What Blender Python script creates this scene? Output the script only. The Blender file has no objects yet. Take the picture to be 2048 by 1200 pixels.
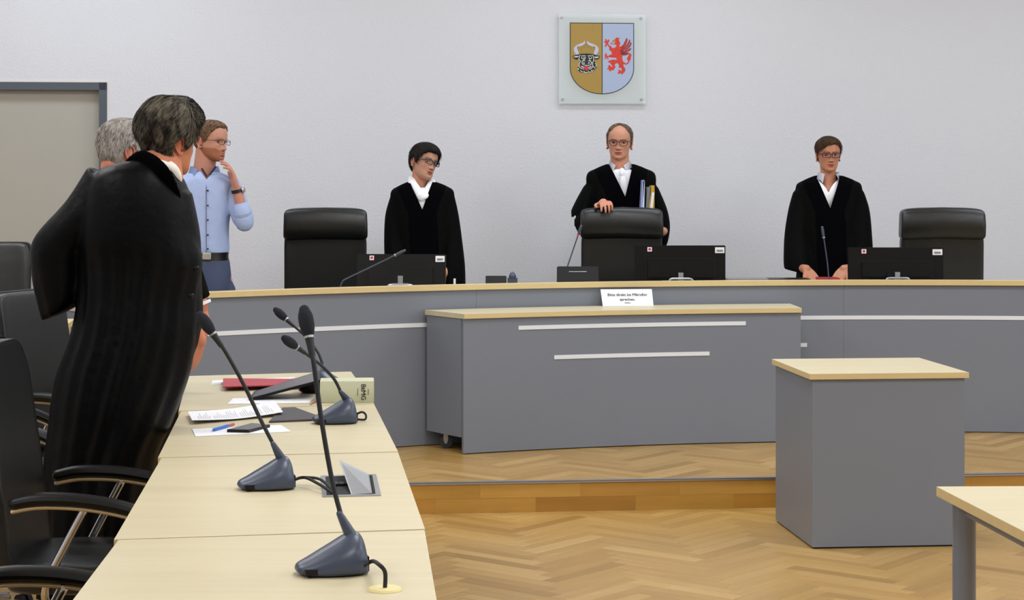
import bpy, bmesh, math, random
from mathutils import Vector, Matrix, noise
from mathutils.geometry import tessellate_polygon
random.seed(7)
SC = bpy.context.scene
COL = SC.collection
V = Vector
PI = math.pi
# ------------------------------------------------------------------ camera, light, exposure
F = 3850.0; HZ = 363.0; CZ = 1.54
cd = bpy.data.cameras.new('camera'); cam = bpy.data.objects.new('camera', cd); COL.objects.link(cam)
cam.location = (0, 0, CZ); cam.rotation_euler = (PI/2, 0, 0)
cd.sensor_width = 36; cd.lens = F/2048*36; cd.shift_y = -(600-HZ)/2048; cd.clip_end = 60
SC.camera = cam
w = bpy.data.worlds.new('world'); SC.world = w; w.use_nodes = True
w.node_tree.nodes['Background'].inputs[0].default_value = (.75, .8, .9, 1)
w.node_tree.nodes['Background'].inputs[1].default_value = .3
def area(x, y, z, sx, sy, e, col, rot=(0,0,0)):
    l = bpy.data.lights.new('ceiling_or_wash_light', 'AREA'); l.shape = 'RECTANGLE'; l.size = sx; l.size_y = sy
    l.energy = e; l.color = col
    o = bpy.data.objects.new('ceiling_or_wash_light', l); COL.objects.link(o); o.location = (x, y, z); o.rotation_euler = rot
WARM = (.96, .975, 1); COOL = (.80, .89, 1)
CEIL = 3.9
for x in (-3.4, .6, 4.6):
    for y in (1.5, 5.0, 8.3):
        area(x, y, CEIL-.1, 1.5, .9, 68, WARM)
for x in (-2.6, .9, 4.4):
    area(x, 11.0, CEIL-.1, 2.2, .5, 42, COOL)
area(7.4, 5.5, 2.3, 2.4, 7, 120, COOL, (0, math.radians(90), 0))       # added side lamp for a cool wash, standing in for unseen window daylight
SC.view_settings.view_transform = 'Standard'; SC.view_settings.look = 'None'
SC.view_settings.gamma = 1; SC.view_settings.use_curve_mapping = False
SC.view_settings.exposure = -0.05
# ------------------------------------------------------------------ coordinates
def W(px, py, Y): return V(((px-1024)/F*Y, Y, CZ-(py-HZ)/F*Y))
def at(px, py, z):
    Y = F*(CZ-z)/(py-HZ); return V(((px-1024)/F*Y, Y, z))
RA = math.radians(6)
def room(u, v, z=0): return V((u*math.cos(RA)-v*math.sin(RA), 8.97+u*math.sin(RA)+v*math.cos(RA), z))
DZ = .14            # dais height
# ------------------------------------------------------------------ materials
def srgb(h):
    h = h.lstrip('#'); c = [int(h[i:i+2], 16)/255 for i in (0, 2, 4)]
    return tuple((x/12.92 if x <= .04045 else ((x+.055)/1.055)**2.4) for x in c)+(1,)
MATS = {}
class NT:
    def __init__(s, name):
        s.m = bpy.data.materials.new(name); s.m.use_nodes = True; s.t = s.m.node_tree
        s.b = s.t.nodes['Principled BSDF']; MATS[name] = s.m
    def n(s, kind, **kw):
        x = s.t.nodes.new(kind)
        for k, v in kw.items():
            if k.startswith('i_'):
                key = k[2:]; key = int(key) if key.isdigit() else key.replace('_', ' ')
                x.inputs[key].default_value = v
            else: setattr(x, k, v)
        return x
    def l(s, a, b): s.t.links.new(a, b)
    def bump(s, src, strength, dist=.002):
        b = s.n('ShaderNodeBump'); b.inputs['Strength'].default_value = strength; b.inputs['Distance'].default_value = dist
        s.l(src, b.inputs['Height']); s.l(b.outputs[0], s.b.inputs['Normal'])
def mat(name, col, rough=.5, metal=0, noise_s=0, noise_a=0, bump=0, bscale=200, spec=.5, sheen=0, coat=0, bdist=.002, detail=3):
    N = NT(name); c = srgb(col) if isinstance(col, str) else col
    N.b.inputs['Base Color'].default_value = c; N.b.inputs['Roughness'].default_value = rough
    N.b.inputs['Metallic'].default_value = metal; N.b.inputs['Specular IOR Level'].default_value = spec
    N.b.inputs['Sheen Weight'].default_value = sheen; N.b.inputs['Coat Weight'].default_value = coat
    tc = N.n('ShaderNodeTexCoord')
    if noise_a:
        no = N.n('ShaderNodeTexNoise', i_Scale=noise_s, i_Detail=detail); N.l(tc.outputs['Object'], no.inputs['Vector'])
        mr = N.n('ShaderNodeMapRange', i_3=1-noise_a, i_4=1+noise_a); N.l(no.outputs[0], mr.inputs[0])
        hs = N.n('ShaderNodeHueSaturation'); hs.inputs['Color'].default_value = c; N.l(mr.outputs[0], hs.inputs['Value'])
        N.l(hs.outputs[0], N.b.inputs['Base Color'])
    if bump:
        no = N.n('ShaderNodeTexNoise', i_Scale=bscale, i_Detail=2); N.l(tc.outputs['Object'], no.inputs['Vector'])
        N.bump(no.outputs[0], bump, bdist)
    return N.m
mat('plaster', '#D6D7DC', .9, noise_s=1.2, noise_a=.02, bump=.55, bscale=75, bdist=.004)
mat('ceiling_paint', '#E8E8E6', .9)
mat('door_leaf', '#ABA79D', .55, noise_s=3, noise_a=.03)
mat('door_frame', '#4C535C', .45)
mat('pale_trim', '#DDDAD4', .6)
mat('grey_laminate', '#757B86', .42, noise_s=2, noise_a=.025, bump=.05, bscale=500)
mat('grey_metal', '#7E8594', .35, .3)
mat('white_strip', '#DCE1E6', .4)
mat('dark_gap', '#0B0B0C', .8)
mat('black_leather', (.0042,.0052,.0054,1), .36, noise_s=6, noise_a=.25, bump=.25, bscale=230, spec=.5)
mat('black_fabric_seat', '#1A1D21', .7, bump=.3, bscale=500)
mat('black_plastic', '#08090A', .42, spec=.22, bump=.06, bscale=500)
mat('panel_black', '#0A0B0E', .38, spec=.25)
mat('mic_plastic', '#3A4356', .36, bump=.05, bscale=600)
mat('mic_foam', '#171B25', .95, bump=.8, bscale=900)
mat('neck_metal', '#25282C', .45, .3)
mat('chrome', '#C9C9CC', .12, 1)
mat('alu', '#A9ABB0', .35, .8)
mat('arm_wood', '#C8B289', .35)
mat('robe', (.0018, .0021, .0018, 1), .8, bump=.3, bscale=90, bdist=.004, spec=.06)
mat('robe_satin', (.0010, .0013, .0020, 1), .46, bump=.4, bscale=35, bdist=.006, spec=.10)
mat('velvet', (.0015, .0015, .0022, 1), .95, spec=.03)
mat('white_cloth', '#E4E6EA', .8, bump=.2, bscale=60)
mat('cream_cloth', '#E3E1DA', .8, bump=.2, bscale=60)
mat('white_satin', '#E6E8EC', .42, bump=.15, bscale=60)
mat('blue_shirt', '#A3B4DC', .75, noise_s=8, noise_a=.03, bump=.5, bscale=16, bdist=.012)
mat('blue_trousers', '#3F4965', .8, bump=.3, bscale=30, bdist=.006)
mat('dark_trousers', (.008, .008, .01, 1), .8)
mat('navy_trim', '#141A30', .7)
mat('shoe', '#0C0B0B', .3)
mat('belt', '#0A0A0B', .4)
mat('buckle', '#BDBBB0', .3, .8)
mat('paper', '#E4E6EC', .7)
mat('paper_line', '#A4A6AE', .8)
mat('ink', '#1B1B1F', .7)
mat('red_folder', '#A82C3A', .5, noise_s=8, noise_a=.05)
mat('dark_folder', '#413D41', .55)
mat('blue_folder', '#9AA6D8', .5)
mat('yellow_folder', '#C49A22', .55)
mat('screen_grey', '#4A4648', .25)
mat('book_cover', '#BDC0A4', .6, noise_s=10, noise_a=.03)
mat('book_page', '#D9D3BD', .8)
mat('red_ribbon', '#B32218', .6)
mat('pen_blue', '#1E62C0', .3)
mat('pen_red', '#B54A54', .3)
mat('grommet', '#DDCF95', .5)
mat('red_led', (.9, .02, .12, 1), .4)
mat('rubber', '#141416', .7)
mat('caster', '#2B3240', .4)
mat('gold', '#A4853C', .5, noise_s=60, noise_a=.05)
mat('crest_silver', '#A6B4CF', .5)
mat('crest_black', '#11181A', .5)
mat('crest_red', '#D23420', .5)
mat('crest_dark_red', '#8C2120', .5)
mat('crest_horn', '#B9BFDA', .5)
mat('crest_white', '#D8DAD8', .5)
mat('crest_outline', '#2B2F24', .5)
mat('crown_line', '#7A6A28', .5)
mat('sticker_red', '#C73050', .5)
mat('frame_dark', '#1A0F14', .3)
mat('frame_purple', '#3A1230', .3)
mat('frame_brown', '#3A1D1E', .3)
mat('lens', (.9, .95, .95, 1), .05)
MATS['lens'].node_tree.nodes['Principled BSDF'].inputs['Transmission Weight'].default_value = 1
MATS['lens'].node_tree.nodes['Principled BSDF'].inputs['IOR'].default_value = 1.03
mat('eye_white', '#B9B2AC', .3)
mat('iris', '#3A3026', .25)
mat('pupil', '#050505', .2)
mat('teeth', '#CFC6B8', .4)
def acrylic():
    N = NT('acrylic'); N.b.inputs['Base Color'].default_value = srgb('#DCE6E4'); N.b.inputs['Roughness'].default_value = .12
    N.b.inputs['Alpha'].default_value = .62; N.b.inputs['Coat Weight'].default_value = .6
acrylic()
def wood_mat(name, cols, rough, scale_len=3, island=False, contrast=.12, coat=0, spec=.5, use_uv=True, tonal=.1):
    N = NT(name); tc = N.n('ShaderNodeTexCoord'); mp = N.n('ShaderNodeMapping')
    N.l(tc.outputs['UV' if use_uv else 'Object'], mp.inputs[0])
    mp.inputs['Scale'].default_value = (scale_len, scale_len*12, scale_len*12) if not use_uv else (scale_len, scale_len*9, 1)
    no = N.n('ShaderNodeTexNoise', i_Scale=1.0, i_Detail=4, i_Roughness=.6); N.l(mp.outputs[0], no.inputs['Vector'])
    oi = N.n('ShaderNodeObjectInfo'); geo = N.n('ShaderNodeNewGeometry')
    if island:
        ad = N.n('ShaderNodeMath', operation='ADD'); N.l(oi.outputs['Random'], ad.inputs[0]); N.l(geo.outputs['Random Per Island'], ad.inputs[1])
        fr = N.n('ShaderNodeMath', operation='FRACT'); N.l(ad.outputs[0], fr.inputs[0])
        off = N.n('ShaderNodeVectorMath', operation='ADD'); sc = N.n('ShaderNodeMath', operation='MULTIPLY', i_1=37.0)
        N.l(fr.outputs[0], sc.inputs[0]); N.l(mp.outputs[0], off.inputs[0]); N.l(sc.outputs[0], off.inputs[1]); N.l(off.outputs[0], no.inputs['Vector'])
        rp = N.n('ShaderNodeValToRGB'); e = rp.color_ramp.elements
        for i, c in enumerate(cols):
            if i < 2: e[i].position = i/(len(cols)-1); e[i].color = srgb(c)
            else: x = e.new(i/(len(cols)-1)); x.color = srgb(c)
        for i, c in enumerate(cols): 
            e[i].position = i/(len(cols)-1)
        for i, c in enumerate(cols): e[i].color = srgb(c)
        N.l(fr.outputs[0], rp.inputs[0]); base = rp.outputs[0]
    else:
        rgb = N.n('ShaderNodeRGB'); rgb.outputs[0].default_value = srgb(cols[0]); base = rgb.outputs[0]
    mr = N.n('ShaderNodeMapRange', i_1=.25, i_2=.75, i_3=1-contrast, i_4=1+contrast); N.l(no.outputs[0], mr.inputs[0])
    hs = N.n('ShaderNodeHueSaturation'); N.l(base, hs.inputs['Color']); N.l(mr.outputs[0], hs.inputs['Value'])
    N.l(hs.outputs[0], N.b.inputs['Base Color']); N.b.inputs['Roughness'].default_value = rough
    N.b.inputs['Coat Weight'].default_value = coat; N.b.inputs['Specular IOR Level'].default_value = spec
    N.bump(no.outputs[0], .04, .001)
wood_mat('parquet', ['#98763D', '#AB884C', '#A27F44', '#B49358', '#9D7A41', '#AF8D50', '#8F6D35'], .33, 2.2, True, .10, .15)
wood_mat('riser_wood', ['#B4883A', '#BE9346', '#AC7B30', '#C19749', '#9D6E28'], .35, 2.2, True, .13, .15)
wood_mat('maple', ['#C4BA9B'], .42, 2.0, False, .055, use_uv=False)
wood_mat('maple_edge', ['#CFB986'], .45, 3.0, False, .05, use_uv=False)
def skin_mat():
    N = NT('skin'); at_ = N.n('ShaderNodeAttribute', attribute_name='Col'); tc = N.n('ShaderNodeTexCoord')
    no = N.n('ShaderNodeTexNoise', i_Scale=45, i_Detail=4); N.l(tc.outputs['Object'], no.inputs[0])
    mr = N.n('ShaderNodeMapRange', i_3=.9, i_4=1.1); N.l(no.outputs[0], mr.inputs[0])
    hs = N.n('ShaderNodeHueSaturation'); N.l(at_.outputs['Color'], hs.inputs['Color']); N.l(mr.outputs[0], hs.inputs['Value'])
    N.l(hs.outputs[0], N.b.inputs['Base Color']); N.b.inputs['Roughness'].default_value = .48
    N.b.inputs['Subsurface Weight'].default_value = .12; N.b.inputs['Subsurface Radius'].default_value = (.01, .004, .002)
    N.b.inputs['Specular IOR Level'].default_value = .35
skin_mat()
def hair_mat(name, dark, light, sc=60, f=.5):
    N = NT(name); tc = N.n('ShaderNodeTexCoord'); mp = N.n('ShaderNodeMapping'); mp.inputs['Scale'].default_value = (1, .45, .45)
    N.l(tc.outputs['Object'], mp.inputs[0])
    no = N.n('ShaderNodeTexNoise', i_Scale=sc, i_Detail=5, i_Distortion=1.5); N.l(mp.outputs[0], no.inputs[0])
    geo = N.n('ShaderNodeNewGeometry'); ad = N.n('ShaderNodeMath', operation='MULTIPLY_ADD', i_1=.22, i_2=-.11)
    N.l(geo.outputs['Random Per Island'], ad.inputs[0]); ad2 = N.n('ShaderNodeMath', operation='ADD'); N.l(no.outputs[0], ad2.inputs[0]); N.l(ad.outputs[0], ad2.inputs[1])
    rp = N.n('ShaderNodeValToRGB'); e = rp.color_ramp.elements
    e[0].position = f-.15; e[0].color = srgb(dark); e[1].position = f+.2; e[1].color = srgb(light)
    N.l(ad2.outputs[0], rp.inputs[0]); N.l(rp.outputs[0], N.b.inputs['Base Color'])
    N.b.inputs['Roughness'].default_value = .6; N.b.inputs['Specular IOR Level'].default_value = .2; N.bump(no.outputs[0], .4, .003)
hair_mat('hair_dark', '#0A0605', '#1F140E')
hair_mat('hair_brown', '#251708', '#4E3520')
hair_mat('hair_auburn', '#4A3424', '#7A5C42')
hair_mat('hair_greybrown', '#17120D', '#6E6759', 26, .56)
hair_mat('hair_grey', '#6A645C', '#B5B1AC', 60, .45)
hair_mat('hair_thin', '#54463A', '#84735F')
# ------------------------------------------------------------------ object helpers
def build(name, bm, m, parent=None, smooth=True, world=True, kind=None, bev=0):
    """link bm as ONE mesh object; with world=True coordinates are world ones and become local to the parent"""
    if bev:
        bmesh.ops.bevel(bm, geom=[e for e in bm.edges if e.calc_face_angle(0) > .6], offset=bev, segments=2, affect='EDGES', clamp_overlap=True)
    me = bpy.data.meshes.new(name)
    bmesh.ops.recalc_face_normals(bm, faces=bm.faces)
    off = parent.location.copy() if (parent and world) else V((0,0,0))
    if parent and world and parent.parent: off += parent.parent.location
    if off.length: bmesh.ops.translate(bm, verts=bm.verts, vec=-off)
    bm.to_mesh(me); bm.free()
    for mm in (m if isinstance(m, (list, tuple)) else [m]): me.materials.append(MATS[mm])
    if smooth:
        me.shade_smooth()
        try: me.set_sharp_from_angle(angle=math.radians(38))
        except Exception: pass
    o = bpy.data.objects.new(name, me); COL.objects.link(o)
    if parent: o.parent = parent
    if kind: o['kind'] = kind
    return o
def thing(name, loc, label, cat, group=None, rz=0):
    o = bpy.data.objects.new(name, None); COL.objects.link(o); o.empty_display_size = .1
    o.location = loc; o.rotation_euler = (0, 0, rz); o['label'] = label; o['category'] = cat
    if group: o['group'] = group
    return o
def tag(o, label, cat, group=None):
    o['label'] = label; o['category'] = cat
    if group: o['group'] = group
    return o
def recenter(o):
    """move a single-mesh thing's origin to its base"""
    vs = [v.co for v in o.data.vertices]
    c = V(((min(v.x for v in vs)+max(v.x for v in vs))/2, (min(v.y for v in vs)+max(v.y for v in vs))/2, min(v.z for v in vs)))
    o.data.transform(Matrix.Translation(-c)); o.location = c; return o
def dup(root, loc, rz, label, group=None):
    r = root.copy(); COL.objects.link(r); r.location = loc; r.rotation_euler = (0, 0, rz); r['label'] = label
    if group: r['group'] = group
    for ch in list(root.children):
        c = ch.copy(); COL.objects.link(c); c.parent = r
        for g in list(ch.children):
            d = g.copy(); COL.objects.link(d); d.parent = c
    return r
def box(bm, x0, x1, y0, y1, z0, z1, M=None):
    vs = [bm.verts.new(V((x, y, z))) for x in (x0, x1) for y in (y0, y1) for z in (z0, z1)]
    for f in ((0,1,3,2),(4,6,7,5),(0,4,5,1),(2,3,7,6),(0,2,6,4),(1,5,7,3)): bm.faces.new([vs[i] for i in f])
    if M: bmesh.ops.transform(bm, matrix=M, verts=vs)
    return vs
def prism(bm, pts, z0, z1):
    """vertical prism over a plan polygon (list of (x,y))"""
    a = [bm.verts.new((p[0], p[1], z0)) for p in pts]; b = [bm.verts.new((p[0], p[1], z1)) for p in pts]
    n = len(pts)
    bm.faces.new(a[::-1]); bm.faces.new(b)
    for i in range(n): bm.faces.new((a[i], a[(i+1)%n], b[(i+1)%n], b[i]))
def cyl(bm, p0, p1, r0, r1=None, n=16):
    r1 = r0 if r1 is None else r1; p0 = V(p0); p1 = V(p1); d = (p1-p0).normalized()
    a = d.orthogonal().normalized(); b = d.cross(a)
    A = [bm.verts.new(p0+(a*math.cos(t)+b*math.sin(t))*r0) for t in [2*PI*i/n for i in range(n)]]
    B = [bm.verts.new(p1+(a*math.cos(t)+b*math.sin(t))*r1) for t in [2*PI*i/n for i in range(n)]]
    for i in range(n): bm.faces.new((A[i], A[(i+1)%n], B[(i+1)%n], B[i]))
    bm.faces.new(A[::-1]); bm.faces.new(B)
def cr(P, t):
    """catmull-rom through a list of vectors/tuples, t in 0..1"""
    n = len(P)-1; s = min(max(t, 0), 1)*n; i = min(int(s), n-1); u = s-i
    g = lambda k: P[min(max(k, 0), n)]
    a, b, c, d = g(i-1), g(i), g(i+1), g(i+2)
    f = lambda a, b, c, d: .5*((2*b)+(-a+c)*u+(2*a-5*b+4*c-d)*u*u+(-a+3*b-3*c+d)*u**3)
    if isinstance(a, (int, float)): return f(a, b, c, d)
    return V([f(a[k], b[k], c[k], d[k]) for k in range(len(a))])
def tube(bm, pts, rad, n=12, m=None, flat=1.0, flatdir=None, round_end=True):
    """smooth tube through points; rad is a number or a list"""
    if m is None: m = max(4, (len(pts)-1)*5)
    R = rad if isinstance(rad, (list, tuple)) else [rad]*len(pts)
    pts = [V(p) for p in pts]; C = [cr(pts, i/m) for i in range(m+1)]; RR = [max(1e-4, cr([float(x) for x in R], i/m)) for i in range(m+1)]
    a = None; rings = []
    if round_end:
        d0 = (C[0]-C[1]).normalized(); d1 = (C[-1]-C[-2]).normalized()
        r0, r1 = RR[0], RR[-1]
        C = [C[0]+d0*r0*.85, C[0]+d0*r0*.5]+C+[C[-1]+d1*r1*.5, C[-1]+d1*r1*.85]
        RR = [r0*.4, r0*.83]+RR+[r1*.83, r1*.4]
    for i in range(len(C)):
        d = (C[min(i+1, len(C)-1)]-C[max(i-1, 0)]).normalized()
        if a is None:
            a = (V(flatdir) if flatdir is not None else d.orthogonal()); 
        a = (a-d*a.dot(d)).normalized(); b = d.cross(a)
        rings.append([bm.verts.new(C[i]+(a*math.cos(t)*flat+b*math.sin(t))*RR[i]) for t in [2*PI*k/n for k in range(n)]])
    for i in range(len(rings)-1):
        for k in range(n): bm.faces.new((rings[i][k], rings[i][(k+1)%n], rings[i+1][(k+1)%n], rings[i+1][k]))
    bm.faces.new(rings[0][::-1]); bm.faces.new(rings[-1])
def superq(bm, c, h, e=.5, e2=None, nu=24, nv=14, fn=None, M=None):
    """superquadric cushion: centre c, half sizes h; small e is boxy"""
    e2 = e if e2 is None else e2
    sp = lambda v, p: math.copysign(abs(v)**p, v)
    rows = []
    for j in range(1, nv):
        ph = -PI/2+PI*j/nv
        row = []
        for i in range(nu):
            th = 2*PI*i/nu
            p = V((h[0]*sp(math.cos(ph), e)*sp(math.cos(th), e2), h[1]*sp(math.cos(ph), e)*sp(math.sin(th), e2), h[2]*sp(math.sin(ph), e)))
            row.append(p)
        rows.append(row)
    bot = V((0, 0, -h[2])); top = V((0, 0, h[2]))
    T = lambda p: (M @ ((fn(p) if fn else p)+V(c))) if M else ((fn(p) if fn else p)+V(c))
    R = [[bm.verts.new(T(p)) for p in r] for r in rows]; B = bm.verts.new(T(bot)); Tp = bm.verts.new(T(top))
    for j in range(len(R)-1):
        for i in range(nu): bm.faces.new((R[j][i], R[j][(i+1)%nu], R[j+1][(i+1)%nu], R[j+1][i]))
    for i in range(nu):
        bm.faces.new((B, R[0][(i+1)%nu], R[0][i])); bm.faces.new((Tp, R[-1][i], R[-1][(i+1)%nu]))
def plate(bm, pts, o, u, v, t0, t1):
    """flat figure: 2D outline pts on plane (origin o, axes u,v), between depths t0..t1 along n=u x v"""
    n = V(u).cross(V(v)).normalized()
    P = [o+V(u)*p[0]+V(v)*p[1] for p in pts]
    tri = tessellate_polygon([P])
    A = [bm.verts.new(p+n*t1) for p in P]; B = [bm.verts.new(p+n*t0) for p in P]
    for t in tri:
        try: bm.faces.new([A[i] for i in t])
        except ValueError: pass
    k = len(P)
    for i in range(k):
        bm.faces.new((A[i], A[(i+1)%k], B[(i+1)%k], B[i]))
def text_bm(s, size, M, bold=0.0, ext=.0004, align='CENTER', spacing=1.0):
    c = bpy.data.curves.new('t', 'FONT'); c.body = s; c.size = size; c.align_x = align; c.align_y = 'CENTER'
    c.extrude = ext; c.space_line = spacing; c.resolution_u = 3
    o = bpy.data.objects.new('t', c); COL.objects.link(o)
    bpy.context.view_layer.update()
    me = bpy.data.meshes.new_from_object(o.evaluated_get(bpy.context.evaluated_depsgraph_get()))
    bm = bmesh.new()
    for k, (dx, dy) in enumerate(((0, 0), (bold, 0), (-bold, 0), (0, bold*.7)) if bold else ((0, 0),)):
        n0 = len(bm.verts); bm.from_mesh(me); bm.verts.ensure_lookup_table()
        bmesh.ops.translate(bm, verts=bm.verts[n0:], vec=(dx, dy, k*.00004))
    bmesh.ops.transform(bm, matrix=M, verts=bm.verts)
    bpy.data.objects.remove(o); bpy.data.curves.remove(c); bpy.data.meshes.remove(me)
    return bm
def remesh(bm, voxel, smooth=4, fac=.5):
    me = bpy.data.meshes.new('tmp'); bmesh.ops.recalc_face_normals(bm, faces=bm.faces); bm.to_mesh(me); bm.free()
    o = bpy.data.objects.new('tmp', me); COL.objects.link(o)
    md = o.modifiers.new('r', 'REMESH'); md.mode = 'VOXEL'; md.voxel_size = voxel
    if smooth:
        s = o.modifiers.new('s', 'SMOOTH'); s.factor = fac; s.iterations = smooth
    bpy.context.view_layer.update()
    m2 = bpy.data.meshes.new_from_object(o.evaluated_get(bpy.context.evaluated_depsgraph_get()))
    out = bmesh.new(); out.from_mesh(m2)
    bpy.data.objects.remove(o); bpy.data.meshes.remove(me); bpy.data.meshes.remove(m2)
    return out
def loft(bm, rings, m, n=64, e=2.0, fold=None):
    """rings: (centre, half-width vector, half-depth vector); closed ends"""
    C = [V(r[0]) for r in rings]; A = [V(r[1]) for r in rings]; B = [V(r[2]) for r in rings]
    R = []
    for i in range(m+1):
        t = i/m; c, a, b = cr(C, t), cr(A, t), cr(B, t); row = []
        for k in range(n):
            th = 2*PI*k/n; x = math.copysign(abs(math.cos(th))**(2/e), math.cos(th)); y = math.copysign(abs(math.sin(th))**(2/e), math.sin(th))
            s = 1+(fold(t, th) if fold else 0)
            row.append(bm.verts.new(c+(a*x+b*y)*s))
        R.append(row)
    for i in range(m):
        for k in range(n): bm.faces.new((R[i][k], R[i][(k+1)%n], R[i+1][(k+1)%n], R[i+1][k]))
    bm.faces.new(R[0][::-1]); bm.faces.new(R[-1])
# ------------------------------------------------------------------ the room
def rbox(bm, u0, u1, v0, v1, z0, z1):
    prism(bm, [room(u0, v0)[:2], room(u1, v0)[:2], room(u1, v1)[:2], room(u0, v1)[:2]], z0, z1)
VW = 3.62; UL, UR, VB = -6.0, 8.6, -11.0
# staves
LS, WS = .47, .0705
def stave_mesh():
    bm = bmesh.new(); g = .0006; h = .005
    uvl = bm.loops.layers.uv.new('UVMap')
    o = [bm.verts.new((x, y, -h)) for x, y in ((g, g), (LS-g, g), (LS-g, WS-g), (g, WS-g))]
    c = .0016
    t = [bm.verts.new((x, y, -.0012)) for x, y in ((g, g), (LS-g, g), (LS-g, WS-g), (g, WS-g))]
    u = [bm.verts.new((x, y, 0)) for x, y in ((c, c), (LS-c, c), (LS-c, WS-c), (c, WS-c))]
    for i in range(4):
        bm.faces.new((o[i], o[(i+1)%4], t[(i+1)%4], t[i])); bm.faces.new((t[i], t[(i+1)%4], u[(i+1)%4], u[i]))
    bm.faces.new(u)
    for f in bm.faces:
        for l in f.loops: l[uvl].uv = (l.vert.co.x, l.vert.co.y)
    me = bpy.data.meshes.new('plank'); bm.to_mesh(me); bm.free(); me.materials.append(MATS['parquet']); return me
SM = stave_mesh()
svs = [tuple(v.co) for v in SM.vertices]; sfs = [tuple(p.vertices) for p in SM.polygons]
def parquet(parent, u0, u1, v0, v1, z, seen, cap):
    """45 degree herringbone in the room frame; the planks in sight are parts, the rest is joined"""
    verts = []; faces = []; uvs = []; k = 0; cand = []
    r45 = math.radians(45)
    for m in range(-400, 400):
        for n in range(-60, 60):
            for hv in (0, 1):
                x, y = m*WS+n*LS, m*WS-n*LS
                if hv: y += WS; x += WS; ang = PI/2
                else: ang = 0
                # centre in herringbone frame
                cx, cy = (x+LS/2, y+WS/2) if not hv else (x-WS/2, y+LS/2)
                ru = (cx*math.cos(r45)-cy*math.sin(r45)); rv = (cx*math.sin(r45)+cy*math.cos(r45))
                if not (u0+.12 < ru < u1-.12 and v0+.17 < rv < v1-.17) : 
                    if not (u0-.2 < ru < u1+.2 and v0-.2 < rv < v1+.2): continue
                    edge = True
                else: edge = False
                M = Matrix.Rotation(r45, 4, 'Z') @ Matrix.Translation((x, y, 0)) @ Matrix.Rotation(ang, 4, 'Z')
                wp = room(ru, rv, z); px = 1024+F*wp.x/wp.y if wp.y > .5 else -9999; py = HZ+F*(CZ-z)/wp.y if wp.y > .5 else 9999
                cand.append((M, edge, wp, px, py, (u0, u1, v0, v1)))
    base = Matrix.Translation(room(0, 0, z)) @ Matrix.Rotation(RA, 4, 'Z')
    vis = [c for c in cand if not c[1] and seen(c[3], c[4])]
    vis.sort(key=lambda c: c[2].y); pick = set(id(c) for c in vis[:cap])
    for c in cand:
        if id(c) in pick:
            o = bpy.data.objects.new('plank', SM); COL.objects.link(o); o.matrix_world = base @ c[0]; o.parent = parent
            continue
        P = [c[0] @ V(v) for v in svs]
        if c[1]:   # cut at the border of the field
            bm = bmesh.new(); uvl = bm.loops.layers.uv.new('UVMap')
            vs = [bm.verts.new(p) for p in P]
            for f in sfs:
                ff = bm.faces.new([vs[i] for i in f])
                for l, i in zip(ff.loops, f): l[uvl].uv = svs[i][:2]
            for co, no in (((u0,0,0),(-1,0,0)), ((u1,0,0),(1,0,0)), ((0,v0,0),(0,-1,0)), ((0,v1,0),(0,1,0))):
                bmesh.ops.bisect_plane(bm, geom=bm.verts[:]+bm.edges[:]+bm.faces[:], plane_co=co, plane_no=no, clear_outer=True)
            if len(bm.faces):
                bm.verts.ensure_lookup_table(); bm.verts.index_update(); b0 = len(verts)
                verts += [(base @ v.co)[:] for v in bm.verts]
                for f in bm.faces:
                    faces.append([b0+l.vert.index for l in f.loops]); uvs += [l[uvl].uv[:] for l in f.loops]
            bm.free()
        else:
            b0 = len(verts); verts += [(base @ p)[:] for p in P]
            for f in sfs: faces.append([b0+i for i in f]); uvs += [svs[i][:2] for i in f]
    me = bpy.data.meshes.new('parquet_planks'); me.from_pydata(verts, [], faces)
    ul = me.uv_layers.new(name='UVMap'); ul.data.foreach_set('uv', [x for uv in uvs for x in uv]); me.materials.append(MATS['parquet'])
    o = bpy.data.objects.new('parquet_planks', me); COL.objects.link(o); o.parent = parent; o['kind'] = 'stuff'
bm = bmesh.new(); rbox(bm, UL, UR, VB, .02, -.1, -.0052); floor = build('floor', bm, 'dark_gap', kind='structure', smooth=False)
parquet(floor, UL, UR, VB, 0, 0, lambda px, py: (770 < px < 2060 and 1005 < py < 1225), 300)
bm = bmesh.new(); rbox(bm, UL, UR, .006, VW, -.0045, DZ-.0052); dais = build('dais', bm, 'dark_gap', kind='structure', smooth=False)
parquet(dais, UL, UR, .006, VW, DZ, lambda px, py: (780 < px < 2060 and 868 < py < 975), 260)
# riser boards: two courses of staves
def riser():
    hgt = (DZ-.006)/2; k = 0
    for row in (0, 1):
        u = UL+(.21 if row else 0)
        while u < UR:
            u1 = min(u+LS, UR)
            wp = room((u+u1)/2, 0); px = 1024+F*wp.x/wp.y
            bm = bmesh.new(); uvl = bm.loops.layers.uv.new('UVMap'); 
            rbox(bm, u+.00015, u1-.00015, -.009-.0004*(k % 3), .006, .0005+row*hgt, (row+1)*hgt)
            for f in bm.faces:
                for l in f.loops: l[uvl].uv = ((l.vert.co.x), l.vert.co.z)
            o = build('plank', bm, 'riser_wood', dais, smooth=False); k += 1
            u = u1
riser()
bm = bmesh.new(); rbox(bm, UL, UR, -.016, .022, DZ+.0004, DZ+.0034); rbox(bm, UL, UR, -.016, -.012, DZ-.006, DZ+.0034)
build('nosing', bm, 'alu', dais, smooth=False)
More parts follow.
